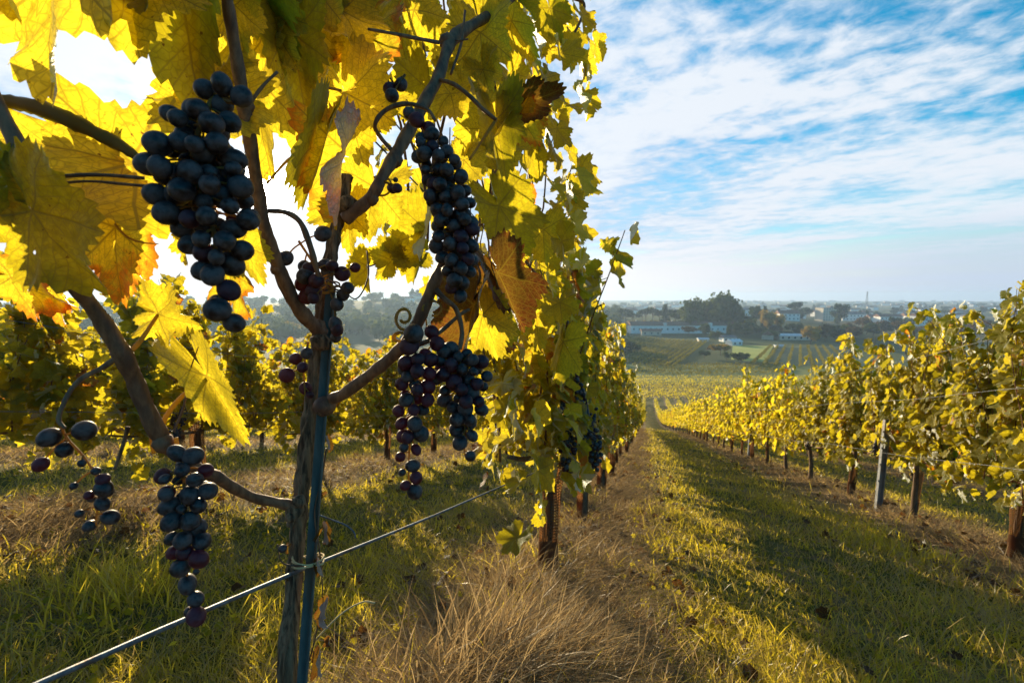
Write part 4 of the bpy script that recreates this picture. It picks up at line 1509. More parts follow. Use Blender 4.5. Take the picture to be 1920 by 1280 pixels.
bunch('single dried grape on the left of the stake by the straw twine', [(545, 1020, 3), (533, 1024, 5)], 15, .57, pts=[(533, 1025, 15)], red=.8, seed=13)
# the bunches on the middle row's first guarded vine
for i, (x, y, dd, lab) in enumerate(((1052, 790, 1.80, 'small black grape bunch in the fruit zone left above the first brown guard'), (1062, 852, 1.85, 'lowest small black grape bunch just above the first brown guard'),
                                 (1088, 800, 1.9, 'small black grape bunch in the middle above the first two guards'), (1110, 835, 2.0, 'small black grape bunch right above the second guard'),
                                 (1078, 745, 1.95, 'small black grape bunch highest among those above the first guard'))):
    bunch(lab, [(x, y - 45, 6), (x, y - 20, 20), (x + 4, y + 15, 19), (x + 6, y + 44, 10)], 9.5, dd, n=46, red=.1, seed=20 + i, dens=.84, tries=1500, stemw=3)
# heavy old trunk inside the first guard of the middle row

# ------------------------------------------------------------------ ground sheet
def axis_pts(lo, hi, step, far, grow):
    a = list(np.arange(lo, hi, step))
    s = step
    while a[-1] < far:
        s *= grow
        a.append(a[-1] + s)
    b = []
    s = step
    v = lo
    while v > -far:
        s *= grow
        v -= s
        b.append(v)
    return np.array(b[::-1] + a)


xs = axis_pts(-9, 7, 0.14, 3600, 1.07)
ys = axis_pts(0, 22, 0.14, 3700, 1.055)
xs = xs[xs > -3600]
ys = ys[ys > -60]
GX, GY = np.meshgrid(xs, ys)
GZ = zg(GX, GY)
nx, ny = len(xs), len(ys)
V = np.stack([GX, GY, GZ], -1).reshape(-1, 3)
i = np.arange(ny - 1)[:, None] * nx
j = np.arange(nx - 1)[None]
F = np.stack([i + j, i + j + 1, i + nx + j + 1, i + nx + j], -1).reshape(-1, 4)
m, t, out = newmat('ground')
pos = t.node('ShaderNodeNewGeometry').outputs['Position']
x_, y_, z_ = t.xyz(pos)
k = t.m('DIVIDE', t.m('SUBTRACT', x_, ROW0), ROWS)
dk = t.m('MULTIPLY', t.m('ABSOLUTE', t.m('SUBTRACT', k, t.m('ROUND', k))), ROWS)
n1 = t.noise(pos, 1.3, 6, 0.65)
n2 = t.noise(pos, 9.0, 6, 0.7)
n3 = t.noise(pos, 60.0, 4, 0.7)
n4 = t.noise(pos, 0.012, 4, 0.55)
edge = t.m('ADD', dk, t.m('MULTIPLY', t.m('SUBTRACT', n2, 0.5), 0.35))
strip = t.ss(edge, 0.38, 0.62, 1.0, 0.0)
green = t.mix(n2, (0.045, 0.05, 0.010), (0.12, 0.12, 0.02))
dry = t.mix(n2, (0.16, 0.12, 0.05), (0.27, 0.21, 0.09))
grass = t.mix(t.ss(n1, 0.46, 0.66), green, dry)
grass = t.mix(t.ss(t.noise(pos, 2.7, 5, 0.65), 0.56, 0.64), grass, t.mix(n3, (0.09, 0.06, 0.035), (0.22, 0.16, 0.09)))
soil = t.mix(n3, (0.07, 0.045, 0.028), (0.20, 0.135, 0.08))
straw = t.mix(n3, (0.20, 0.145, 0.07), (0.34, 0.26, 0.14))
under = t.mix(t.ss(n1, 0.42, 0.6), soil, straw)
vy = t.mix(strip, grass, under)
vo = t.node('ShaderNodeTexVoronoi')
vo.inputs['Scale'].default_value = 0.009
t.set(vo.inputs['Vector'], pos)
vr = t.xyz(vo.outputs['Color'])
val = t.mix(vr[0], (0.035, 0.055, 0.018), (0.10, 0.115, 0.03))
val = t.mix(t.ss(vr[1], 0.6, 0.7), val, (0.16, 0.13, 0.06))
val = t.mix(t.m('MULTIPLY', n4, 0.5), val, (0.05, 0.06, 0.02))
c = t.mix(t.ss(y_, 150, 175), vy, val)
p = t.node('ShaderNodeBsdfPrincipled')
t.set(p.inputs['Base Color'], c)
p.inputs['Roughness'].default_value = 0.95
p.inputs['Specular IOR Level'].default_value = 0.1
t.set(p.inputs['Normal'], t.bump(t.m('ADD', t.m('MULTIPLY', n2, 0.7), n3), 0.9, 0.03))
t.l.new(p.outputs[0], out.inputs[0])
o = mk('ground', V, [F], m)
tag(o, kind='structure')


# ------------------------------------------------------------------ grass, straw, weeds
def blades(x, y, h, w, lean, az, lc, name, mat, label, droop=0.5, z0=None):
    n = len(x)
    z = zg(x, y) - 0.01 if z0 is None else z0
    base = np.stack([x, y, z], -1)
    ld = np.stack([np.cos(az), np.sin(az)], -1)
    wd = np.random.default_rng(1).uniform(0, 6.283, n)
    wv = np.stack([np.cos(wd), np.sin(wd), np.zeros(n)], -1) * (w / 2)[:, None]
    def pt(s):
        hor = lean * h * (s ** 1.6)
        ver = h * (s - droop * lean * 0.5 * s * s)
        return base + np.concatenate([ld * hor[:, None], ver[:, None]], -1)
    p1, p2, p3 = pt(0.4), pt(0.75), pt(1.0)
    V = np.stack([base - wv, base + wv, p1 - wv * .85, p1 + wv * .85, p2 - wv * .55, p2 + wv * .55, p3], 1).reshape(-1, 3)
    b = np.arange(n)[:, None] * 7
    F = [b + np.array([[4, 5, 6]]), np.concatenate([b + np.array([[0, 1, 3, 2]]), b + np.array([[2, 3, 5, 4]])])]
    o = mk(name, V, F, mat, None, attrs={'lc': np.repeat(lc, 7, axis=0)})
    return tag(o, label, name.replace('_', ' '), kind='stuff')


def cover(n, rmin, rmax, rg, az=R(62), power=1.0):
    """points in the view wedge (with a margin for a step aside), density falling with distance"""
    u = rg.random(n)
    r = rmin * (rmax / rmin) ** u if power == 1.0 else (rmin ** power + (rmax ** power - rmin ** power) * u) ** (1 / power)
    a = YAW + rg.uniform(-az, az, n)
    return -np.sin(a) * r, np.cos(a) * r, r


def strip_d(x):
    k = (x - ROW0) / ROWS
    return np.abs(k - np.round(k)) * ROWS


rg = np.random.default_rng(3)
X_, Y_, r = cover(430000, 1.1, 45, rg)
d_ = strip_d(X_)
pn = 0.5 + 0.5 * np.sin(X_ * 1.7 + 2 * np.sin(Y_ * .9)) * np.sin(Y_ * 1.3 + X_ * .7)
keep = (rg.random(len(X_)) < np.where(d_ < .42, .12, np.where(d_ < .62, .5, 1.0)) * (0.55 + .45 * pn)) & (Y_ > -0.5)
keep &= rg.random(len(X_)) < np.where(np.sin(X_ * 3.1 + np.sin(Y_ * 2.3) * 2) * np.sin(Y_ * 2.7 + X_) > .55, .45, 1)
X_, Y_, r, d_, pn = X_[keep], Y_[keep], r[keep], d_[keep], pn[keep]
n = len(X_)
h = rg.gamma(3.0, 0.0125, n) * (0.8 + 0.7 * pn) + .012
h *= 1 + 0.02 * r
w = np.clip(0.0022 + 0.0009 * r, .002, .03) * rg.uniform(.7, 1.3, n)
az = rg.uniform(0, 6.283, n)
dryp = .5 + .5 * np.sin(X_ * 1.1 + 3 * np.sin(Y_ * .5)) * np.sin(Y_ * .75 + 2 * np.sin(X_ * .8))
lc = np.stack([np.clip(rg.normal(.4 + .3 * pn, .25, n), 0, 1), np.where(rg.random(n) < .20 + .55 * dryp ** 2, rg.uniform(.3, 1, n), rg.uniform(0, .15, n)), rg.random(n)], -1)
blades(X_, Y_, h, w, rg.uniform(.2, 1.3, n), az, lc, 'grass', M['grass'], 'short green and yellowing grass covering the lanes between the vine rows')

# taller blades in clumps along the lane edges
cl = []
for i in range(200):
    x, y, r = cover(1, 1.3, 16, rg)
    if y[0] < .3: continue
    cl.append((x[0], y[0], rg.uniform(.03, .10), int(rg.integers(14, 46)), rg.uniform(.08, .17)))
g1, _ = ground_hit(235, 1110)
g2, _ = ground_hit(215, 1150)
g3, _ = ground_hit(1760, 1060)
g4, _ = ground_hit(1640, 1010)
cl += [(g1.x, g1.y, .12, 260, .24), (g2.x, g2.y, .10, 120, .2), (g3.x, g3.y, .14, 160, .16), (g4.x, g4.y, .12, 160, .15), (g3.x - .3, g3.y + .25, .12, 140, .15)]
xx, yy, hh = [], [], []
for x, y, s, m_, hgt in cl:
    xx.append(x + rg.normal(0, s, m_)); yy.append(y + rg.normal(0, s, m_)); hh.append(hgt * rg.uniform(.4, 1.1, m_))
xx, yy, hh = map(np.concatenate, (xx, yy, hh))
n = len(xx)
lc = np.stack([np.clip(rg.normal(.7, .25, n), 0, 1), np.where(rg.random(n) < .1, .6, .03), rg.random(n)], -1)
blades(xx, yy, hh, rg.uniform(.003, .006, n) * (1 + .12 * np.hypot(xx, yy)), rg.uniform(.1, .9, n), rg.uniform(0, 6.283, n), lc, 'grass_clumps', M['grass'], 'taller bright green grass clumps standing up along the lane edges')

# broad weed leaves and clover low in the grass
X_, Y_, r = cover(16000, 1.2, 16, rg)
d_ = strip_d(X_)
pn = np.sin(X_ * 2.6 + 1.3 * np.sin(Y_ * 2.1)) * np.sin(Y_ * 2.2)
keep = (d_ > .3) & (rg.random(len(X_)) < .25 + .6 * (pn > .2)) & (Y_ > 0)
X_, Y_, r = X_[keep], Y_[keep], r[keep]
n = len(X_)
pos = np.stack([X_, Y_, zg(X_, Y_) + rg.uniform(.015, .05, n)], -1)
fr = frames(np.stack([rg.normal(0, 1, n), rg.normal(0, 1, n), rg.uniform(-.3, .6, n)], -1), np.stack([rg.normal(0, .5, n), rg.normal(-.1, .5, n), np.ones(n)], -1))
lc = np.stack([rg.uniform(0, .6, n), np.zeros(n), rg.random(n)], -1)
WT = [(V_ * np.array([.6, 1, 1]), F_, lp_) for V_, F_, lp_ in T3]
V, F, at = scatter(WT, pos, fr, rg.uniform(.012, .035, n) * (1 + .03 * r), lc, rg)
tag(mk('weeds', V, F, M['foliage'], None, attrs=at), 'low broad weed leaves scattered through the grass', 'weeds', kind='stuff')

# dead straw lying under the rows
X_, Y_, r = [], [], []
for k in range(-5, 5):
    m_ = int(70000 / (1 + abs(k) * 1.1))
    yv = 0.2 * (40 / 0.2) ** rg.random(m_)
    xv = ROW0 + ROWS * k + rg.normal(0, .27, m_)
    X_.append(xv); Y_.append(yv)
X_, Y_ = np.concatenate(X_), np.concatenate(Y_)
r = np.hypot(X_, Y_)
ang = np.arctan2(-X_, Y_) - YAW
pn = 0.5 + .5 * np.sin(X_ * 2.1 + Y_ * 1.1) * np.sin(Y_ * .8 + 1)
keep = (np.abs(ang) < R(62)) & (r > .9) & (rg.random(len(X_)) < .35 + .65 * pn)
X_, Y_, r = X_[keep], Y_[keep], r[keep]
n = len(X_)
side = np.sign(((X_ - ROW0) / ROWS - np.round((X_ - ROW0) / ROWS)))
az = np.where(rg.random(n) < .6, np.where(side > 0, 0, math.pi) + rg.normal(0, .6, n) - .4 * side, rg.uniform(0, 6.283, n))
lc = np.stack([rg.random(n), np.zeros(n), rg.random(n)], -1)
blades(X_, Y_, rg.uniform(.07, .22, n), np.clip(.0016 + .0007 * r, .0018, .02), rg.uniform(.8, 1.9, n), az, lc, 'dead_grass', M['straw'], 'flattened straw coloured dead grass lying under the vine rows', droop=.85)

# the tall dry tufts in front of the first guarded trunk
tx, ty, th, tl, ta = [], [], [], [], []
for px, py, s, m_, hgt in ((905, 1275, .10, 900, .36), (955, 1240, .10, 800, .32), (860, 1290, .11, 700, .30), (1010, 1230, .12, 600, .26), (930, 1190, .09, 500, .24), (990, 1290, .12, 700, .28), (1100, 1250, .13, 600, .24),
                           (1150, 1180, .12, 500, .24), (1060, 1160, .08, 260, .22), (970, 1110, .09, 380, .30), (1000, 1050, .07, 260, .30), (1200, 1250, .12, 500, .24), (750, 1290, .10, 240, .26), (1170, 960, .14, 500, .2), (1120, 1060, .10, 300, .24),
                           (690, 1290, .08, 120, .28), (1010, 1150, .05, 160, .34), (90, 1010, .25, 600, .18), (200, 1000, .2, 500, .16), (330, 985, .2, 400, .15), (1870, 1020, .22, 600, .2), (1780, 980, .2, 400, .16), (1900, 1090, .2, 500, .18)):
    gpt, dd = ground_hit(px, min(py, 1400))
    tx.append(gpt.x + rg.normal(0, s, m_)); ty.append(gpt.y + rg.normal(0, s, m_)); m_ = int(m_)
    th.append(hgt * .8 * rg.uniform(.3, 1.2, m_) * np.where(rg.random(m_) < .5, .55, 1))
    tl.append(rg.uniform(.05, 1.0, m_)); ta.append(rg.normal(.2, 1.2, m_))
tx, ty, th, tl, ta = map(np.concatenate, (tx, ty, th, tl, ta))
n = len(tx)
lc = np.stack([rg.random(n) ** .7, np.zeros(n), rg.random(n)], -1)
blades(tx, ty, th, rg.uniform(.0020, .0045, n) * np.where(rg.random(n) < .25, 1.8, 1), tl * 1.3 + .25, ta, lc, 'dry_tufts', M['straw'], 'tall pale dry grass tufts standing at the foot of the first guarded trunk', droop=.5)

# fallen leaves under the rows
m_ = 800
xv = np.concatenate([ROW0 + ROWS * k + rg.normal(0, .5, m_ // 5) for k in (0, 0, 1, -1, 1)])
yv = 1.3 * (14 / 1.3) ** rg.random(len(xv))
n = len(xv)
pos = np.stack([xv, yv, zg(xv, yv) + .045], -1)
fr = frames(np.stack([rg.normal(0, 1, n), rg.normal(0, 1, n), rg.normal(0, .3, n)], -1), np.stack([rg.normal(0, .5, n), rg.normal(0, .5, n), np.ones(n)], -1))
lc = np.stack([rg.uniform(.3, 1, n), rg.uniform(.5, 1.1, n), rg.random(n)], -1)
V, F, at = scatter(T1, pos, fr, rg.uniform(.03, .05, n), lc, rg)
tag(mk('fallen_leaves', V, F, M['leaf_brown'], None, attrs=at), 'brown fallen vine leaves lying on the straw under the rows', 'fallen leaves', kind='stuff')


# ------------------------------------------------------------------ the valley
def gpx(px, d):
    v = ray(px, 555)
    x, y = v.x * d, v.y * d
    return x, y, float(zg(x, y))


def crown_mesh(name, seed, kind, mat, n=900):
    rg = np.random.default_rng(seed)
    cl = []
    nc = {'round': 16, 'umbrella': 11, 'cone': 12, 'wide': 14}[kind]
    for i in range(nc):
        a = rg.uniform(0, 6.283)
        if kind == 'round':
            q = rg.uniform(.15, .62); zc = rg.uniform(-.45, .6); q *= math.sqrt(max(.1, 1 - zc * zc)); s = rg.uniform(.25, .42)
        elif kind == 'umbrella':
            q = rg.uniform(.1, .85); zc = rg.uniform(.15, .5) - .2 * q; s = rg.uniform(.22, .34)
        elif kind == 'cone':
            zc = rg.uniform(-.9, .8); q = (1 - zc) * .22; s = .30 - .14 * zc
        else:
            q = rg.uniform(.2, .9); zc = rg.uniform(-.25, .45); s = rg.uniform(.25, .38)
        cl.append((q * math.cos(a), q * math.sin(a), zc, s))
    cl = np.array(cl)
    w = rg.integers(0, nc, n)
    dv = rg.normal(0, 1, (n, 3))
    dv /= np.linalg.norm(dv, axis=1)[:, None]
    rr = cl[w, 3] * rg.uniform(.55, 1.08, n) * (1 + .15 * rg.normal(0, 1, n))
    pos = cl[w, :3] + dv * rr[:, None]
    fr = frames(rg.normal(0, 1, (n, 3)), dv + rg.normal(0, .5, (n, 3)))
    lc = np.stack([np.clip(rg.normal(.5, .2, n) + .15 * (w % 3 - 1), 0, 1), np.zeros(n), rg.random(n)], -1)
    V, F, at = scatter(T3, pos, fr, rg.uniform(.09, .17, n), lc, rg)
    # opaque inner masses so the crown is not see-through everywhere
    inner = []
    for c_ in cl:
        Vs, Fs = sphere(7, 5, 1.0)
        inner.append((Vs * c_[3] * .62 + c_[:3], Fs))
    Vi, Fi = join(inner)
    V2, F2 = join([(V, F), (Vi, Fi)])
    lp = np.vstack([at['lp'], np.tile([0, 0, .5], (len(Vi), 1))])
    lc = np.vstack([at['lc'], np.tile([.3, 0, .5], (len(Vi), 1))])
    o = mk(name, V2, F2, mat, None, attrs={'lp': lp, 'lc': lc})
    me = o.data
    bpy.data.objects.remove(o)
    return me


def tree_mat(name, Da, Db, Ta, Tb):
    m, t, out = newmat(name)
    a, b, c = t.xyz(t.attr('lc'))
    oi = t.node('ShaderNodeObjectInfo').outputs['Random']
    f = t.m('ADD', t.m('MULTIPLY', a, 0.6), t.m('MULTIPLY', oi, 0.4))
    df = t.node('ShaderNodeBsdfDiffuse')
    tr = t.node('ShaderNodeBsdfTranslucent')
    t.set(df.inputs[0], t.mix(f, Da, Db))
    t.set(tr.inputs[0], t.mix(f, Ta, Tb))
    mx = t.node('ShaderNodeMixShader')
    mx.inputs[0].default_value = 0.3
    t.l.new(df.outputs[0], mx.inputs[1])
    t.l.new(tr.outputs[0], mx.inputs[2])
    t.l.new(mx.outputs[0], out.inputs[0])
    return m


TM = {'dark': tree_mat('tree_dark', (.022, .042, .018), (.045, .07, .024), (.03, .06, .01), (.06, .09, .015)),
      'green': tree_mat('tree_green', (.05, .075, .02), (.10, .12, .03), (.08, .11, .02), (.14, .16, .03)),
      'gold': tree_mat('tree_gold', (.24, .18, .03), (.40, .27, .04), (.3, .2, .02), (.45, .28, .03)),
      'rust': tree_mat('tree_rust', (.09, .06, .03), (.15, .10, .04), (.1, .06, .02), (.16, .1, .03))}
M['foliage_valley'] = tree_mat('foliage_valley', (.14, .13, .02), (.30, .25, .03), (.18, .15, .01), (.36, .29, .02))
CM = {}
for i, (kd, cm) in enumerate([(a, b) for a in ('round', 'umbrella', 'cone', 'wide') for b in ('dark', 'green', 'gold', 'rust')]):
    CM[(kd, cm)] = crown_mesh('crown', 400 + i, kd, TM[cm], 1500 if kd in ('round', 'wide') else 1000)
V, F = tube(np.array([(0, 0, -.1), (.01, 0, .3), (0, .02, .7), (.02, .01, 1.0)]), [.05, .04, .03, .018], 7, .1)
limbs = [(V, F)]
for a in range(5):
    b = a * 1.3
    limbs.append(tube(np.array([(0, 0, .45 + .06 * a), (.16 * math.cos(b), .16 * math.sin(b), .68 + .05 * a), (.3 * math.cos(b), .3 * math.sin(b), .82 + .04 * a)]), [.02, .012, .006], 5))
V, F = join(limbs)
o = mk('trunk', V, F, M['bark'])
TRM = o.data
bpy.data.objects.remove(o)
KN = {'round': 'round tree', 'umbrella': 'umbrella pine', 'cone': 'conical evergreen', 'wide': 'spreading tree'}
CN = {'dark': 'dark', 'green': 'green', 'gold': 'golden', 'rust': 'rusty brown'}
rvt = random.Random(9)


def tree(px, d, h, wd, kind, colr, label, group='trees in the valley', z=None):
    x, y, z0 = gpx(px, d)
    r = thing({'round': 'tree', 'umbrella': 'pine_tree', 'cone': 'cypress_tree', 'wide': 'tree'}[kind], label, 'tree', Vector((x, y, z0 if z is None else z)), group)
    tk = bpy.data.objects.new('trunk', TRM)
    COL.objects.link(tk)
    tk.parent = r
    tk.scale = (h * .55, h * .55, h * .75)
    cr = bpy.data.objects.new('crown', CM[(kind, colr)])
    COL.objects.link(cr)
    cr.parent = r
    ch = {'round': .44, 'umbrella': .42, 'cone': .52, 'wide': .45}[kind]
    cr.location = (0, 0, h * (1 - ch) if kind != 'umbrella' else h * .66)
    cr.scale = (wd / 2, wd / 2, h * ch * (1.0 if kind != 'umbrella' else .9))
    cr.rotation_euler = (0, 0, rvt.uniform(0, 6.28))
    return r


# the big clump and the trees one can name
for a in ((1300, 430, 32, 27, 'round', 'green', 'tall rounded tree at the left end of the big clump on the skyline'),
          (1325, 440, 31, 26, 'round', 'green', 'tall rounded tree in the middle of the big skyline clump'),
          (1350, 430, 37, 32, 'round', 'green', 'tallest broad tree of the big clump standing above the skyline'),
          (1374, 440, 33, 25, 'round', 'green', 'tall tree at the right end of the big skyline clump'),
          (1248, 480, 24, 15, 'cone', 'dark', 'dark pointed evergreen left of the big skyline clump'),
          (1436, 470, 22, 11, 'cone', 'dark', 'dark pointed evergreen right of the big skyline clump'),
          (1418, 500, 20, 16, 'round', 'dark', 'dark tree between the skyline clump and the pointed evergreen'),
          (1442, 430, 21, 17, 'round', 'gold', 'tall golden tree above the meadow, brightest in the valley'),
          (1462, 440, 16, 14, 'round', 'gold', 'lower golden tree just right of the tall golden one'),
          (1409, 420, 14, 13, 'round', 'gold', 'small golden tree behind the end of the white building'),
          (1395, 410, 10, 11, 'wide', 'green', 'low green tree left of the small golden tree'),
          (1355, 268, 8.0, 10.5, 'wide', 'gold', 'bushy yellow tree at the left edge of the meadow'),
          (1367, 250, 4.5, 4.5, 'round', 'green', 'small round bush in front of the bushy yellow tree'),
          (1394, 232, 7.0, 9.5, 'wide', 'dark', 'dark spreading tree at the front of the meadow'),
          (1325, 255, 5.0, 6, 'wide', 'dark', 'dark low tree at the corner of the left vine patch'),
          (1338, 282, 4.5, 6, 'wide', 'rust', 'brownish shrub left behind the bushy yellow tree'),
          (1525, 330, 14, 14, 'round', 'gold', 'round olive-gold tree right above the right vine patch'),
          (1552, 350, 14, 12, 'round', 'rust', 'brownish round tree beside the round olive-gold tree'),
          (1325, 392, 11, 12, 'round', 'green', 'round green tree in front of the long white building'),
          (1294, 400, 9, 14, 'wide', 'rust', 'dark brownish trees before the middle of the white building'),
          (1345, 360, 8, 10, 'wide', 'green', 'green tree beside the white farm shed'),
          (1370, 372, 12, 8, 'cone', 'dark', 'narrow dark tree at the right end of the white building'),
          (1578, 560, 24, 24, 'round', 'dark', 'large dark tree in front of the apartment block'),
          (1488, 620, 26, 22, 'umbrella', 'dark', 'dark umbrella pine left of the apartment block'),
          (1507, 640, 20, 26, 'wide', 'dark', 'dark wide tree directly left of the apartment block')):
    tree(*a)
for i in range(9):
    tree(1176 + i * 13 + rvt.uniform(-4, 4), 500 + rvt.uniform(-20, 30), rvt.uniform(15, 21), rvt.uniform(16, 24), 'umbrella', 'dark', f"dark umbrella pine, {ordinal(i + 1)} from the left in the line behind the white building", 'umbrella pines behind the white building')
for i in range(11):
    tree(1280 + i * 14 + rvt.uniform(-4, 4), 478 + rvt.uniform(-30, 30), rvt.uniform(14, 19), rvt.uniform(16, 24), rvt.choice(['umbrella', 'wide']), 'dark', f"dark spreading tree, {ordinal(i + 1)} from the left below the big skyline clump", 'dark trees below the skyline clump')
for i in range(14):
    tree(1190 + i * 13 + rvt.uniform(-3, 3), 455 + rvt.uniform(-8, 8), rvt.uniform(8, 11), rvt.uniform(9, 13), 'wide', rvt.choice(['gold', 'green', 'green']), f"low yellowish tree, {ordinal(i + 1)} from the left just behind the white building roof", 'low trees behind the white building')
for i in range(16):
    tree(1385 + i * 15 + rvt.uniform(-5, 5), 385 + rvt.uniform(-18, 30), rvt.uniform(7, 11), rvt.uniform(9, 14), 'wide', rvt.choice(['green', 'rust', 'dark', 'dark']), f"low dark tree, {ordinal(i + 1)} from the left in the hedge line above the meadow", 'trees in the hedge above the meadow')
for i in range(34):
    d = rvt.uniform(345, 470)
    tree(1575 + i * 11 + rvt.uniform(-6, 6), d, rvt.uniform(9, 14), rvt.uniform(11, 17), 'round', rvt.choice(['green', 'rust', 'rust', 'dark', 'green']), f"wood tree, {ordinal(i + 1)} from the left in the band of woodland above the right row", 'trees of the woodland band on the right')
for i in range(30):
    tree(925 + i * 9 + rvt.uniform(-4, 4), rvt.uniform(243, 300), rvt.uniform(8, 12), rvt.uniform(9, 14), 'round', rvt.choice(['dark', 'dark', 'green']), f"dark tree, {ordinal(i + 1)} from the left in the wood edge behind the central vine field", 'dark wood edge behind the central field')
# wooded hill and plain seen through the haze on the left
rg = np.random.default_rng(15)
for i in range(90):
    px = rg.uniform(-60, 1160)
    d = rg.uniform(340, 900)
    tree(px, d, rg.uniform(11, 19), rg.uniform(13, 22), str(rg.choice(['round', 'round', 'wide', 'umbrella', 'cone'], p=[.4, .2, .2, .12, .08])), str(rg.choice(['dark', 'green', 'rust', 'gold'], p=[.5, .32, .1, .08])),
         'hazy blue tree on the wooded rise seen beyond the backlit vine row', 'hazy trees of the wooded rise')
for i in range(110):
    px = rg.uniform(1150, 2000)
    d = rg.uniform(520, 1900)
    tree(px, d, rg.uniform(9, 16), rg.uniform(11, 20), str(rg.choice(['round', 'wide', 'cone', 'umbrella'])), str(rg.choice(['dark', 'green', 'rust'], p=[.6, .3, .1])),
         'hazy dark tree standing among the houses of the town', 'hazy trees among the town houses')

# the close-grown wood on the rise itself reads as one mass
wl = []
nW = 420
wx, wd_ = rg.uniform(-80, 1165, nW), 330 * (1000 / 330) ** rg.random(nW)
pW, fW, sW, cW, inn = [], [], [], [], []
sv, sf = sphere(7, 5, 1.0)
for a, d in zip(wx, wd_):
    x, y, z = gpx(a, d)
    hh_, ww_ = rg.uniform(9, 16), rg.uniform(10, 17)
    m_ = 70
    dv_ = rg.normal(0, 1, (m_, 3))
    dv_ /= np.linalg.norm(dv_, axis=1)[:, None]
    c_ = np.array([x, y, z + hh_ * .6])
    pW.append(c_ + dv_ * np.array([ww_ / 2, ww_ / 2, hh_ * .42]) * rg.uniform(.8, 1.1, (m_, 1)))
    fW.append(frames(rg.normal(0, 1, (m_, 3)), dv_ + rg.normal(0, .4, (m_, 3))))
    sW.append(rg.uniform(1.1, 2.4, m_))
    t0 = rg.random()
    cW.append(np.stack([np.clip(rg.normal(t0, .15, m_), 0, 1), np.zeros(m_), rg.random(m_)], -1))
    inn.append((sv * np.array([ww_ / 2, ww_ / 2, hh_ * .42]) * .85 + c_, sf))
V, F, at = scatter(T3, np.concatenate(pW), np.concatenate(fW), np.concatenate(sW), np.concatenate(cW), rg)
Vi, Fi = join(inn)
V2, F2 = join([(V, F), (Vi, Fi)])
o = mk('woodland', V2, F2, TM['green'], None, attrs={'lc': np.vstack([at['lc'], np.tile([.2, 0, .5], (len(Vi), 1))])})
tag(o, 'close-grown hazy woodland covering the low rise beyond the left rows', 'woodland', kind='stuff')

# ---- buildings
M['wall_white'] = simple_mat('wall_white', (.72, .72, .71), (.86, .85, .83), .8, .9)
M['wall_cream'] = simple_mat('wall_cream', (.50, .44, .36), (.62, .56, .46), .8, .9)
M['roof_tile'] = simple_mat('roof_tile', (.16, .085, .06), (.26, .14, .10), 1.5, .9)
M['roof_grey'] = simple_mat('roof_grey', (.13, .12, .13), (.2, .18, .18), 1.5, .8)
M['window'] = simple_mat('window_glass', (.03, .04, .05), (.06, .07, .08), 2, .2)
M['metal_roof'] = simple_mat('metal_roof', (.6, .62, .65), (.75, .77, .8), 1, .4)


def gable(w, dp, h, rh, ov=.5):
    V = np.array([(-w / 2 - ov, -dp / 2 - ov, h - .1), (w / 2 + ov, -dp / 2 - ov, h - .1), (w / 2 + ov, dp / 2 + ov, h - .1), (-w / 2 - ov, dp / 2 + ov, h - .1), (-w / 2 - ov, 0, h + rh), (w / 2 + ov, 0, h + rh)])
    return V, [np.array([(0, 1, 5, 4), (2, 3, 4, 5), (3, 2, 1, 0)]), np.array([(0, 4, 3), (1, 2, 5)])]


def house(px, d, w, dp, h, rh, rz, label, wall='wall_white', roof='roof_tile', wins=True, group='houses of the town', name='house', nfl=1, nw=4, flat=False):
    x, y, z = gpx(px, d)
    r = thing(name, label, 'building', Vector((x, y, z)), group)
    r.rotation_euler = (0, 0, rz)
    key = (round(w), round(dp), round(h), wall)
    V, F = box((0, 0, h / 2 - 1), (w, dp, h + 2))
    mk('wall', V, F, M[wall], r, smooth=False, world=False)
    if flat:
        V, F = join([box((0, 0, h + .15), (w + .6, dp + .6, .28)), box((w * .2, 0, h + 1.3), (w * .18, dp * .4, 2))])
    else:
        V, F = gable(w, dp, h, rh)
    mk('roof', V, F, M[roof], r, smooth=False, world=False)
    if wins:
        ww, wh = min(1.3, w / nw * .4), 1.5
        for f in range(nfl):
            for i in range(nw):
                V, F = box((-w / 2 + (i + .5) * w / nw, -dp / 2 - .04, (f + .55) * h / nfl), (ww, .1, min(wh, h / nfl * .55)))
                mk('window', V, F, M['window'], r, smooth=False, world=False)
    return r


R15 = YAW * .6
lb = house(1270, 425, 84, 13, 6.8, 3.6, R15 + .12, 'long white building with brown tiled roof and small dark windows behind the left vine patch', 'wall_white', 'roof_tile', True, None, 'long_building', 1, 17)
for xx in (-12, 28):
    V, F = join([box((xx, -5.2, 7.9), (2.6, 3, 2.4))])
    mk('dormer', V, F, M['wall_white'], lb, smooth=False, world=False)
for xx in (-36, -4, 14, 38):
    V, F = box((xx, 0, 10.6), (1, 1, 1.6))
    mk('chimney', V, F, M['wall_cream'], lb, smooth=False, world=False)
house(1552, 620, 22, 14, 17, 0, R15 + .25, 'five storey pale apartment block rising above the town left of the tall shoots', 'wall_cream', 'roof_grey', True, None, 'apartment_building', 5, 6, True)
house(1600, 640, 30, 12, 9, 2.5, R15, 'low pale block just right of the apartment building', 'wall_white', 'roof_grey', True, None, 'building', 2, 7)
house(1668, 560, 26, 12, 9, 3, R15 + .1, 'wide white house with brown roof in front of the town', 'wall_white', 'roof_tile', True, None, 'house', 2, 6)
house(1725, 540, 14, 12, 11, 3, R15 + .3, 'tall narrow white house right of the wide white house', 'wall_white', 'roof_tile', True, None, 'house', 2, 3)
house(1478, 560, 22, 14, 8, 4, R15, 'light house with brown roof behind the golden tree', 'wall_white', 'roof_tile', True, None, 'house', 2, 5)
house(1398, 620, 18, 12, 9, 3, R15, 'white house just right of the big skyline clump', 'wall_white', 'roof_grey', True, None, 'house', 2, 4)
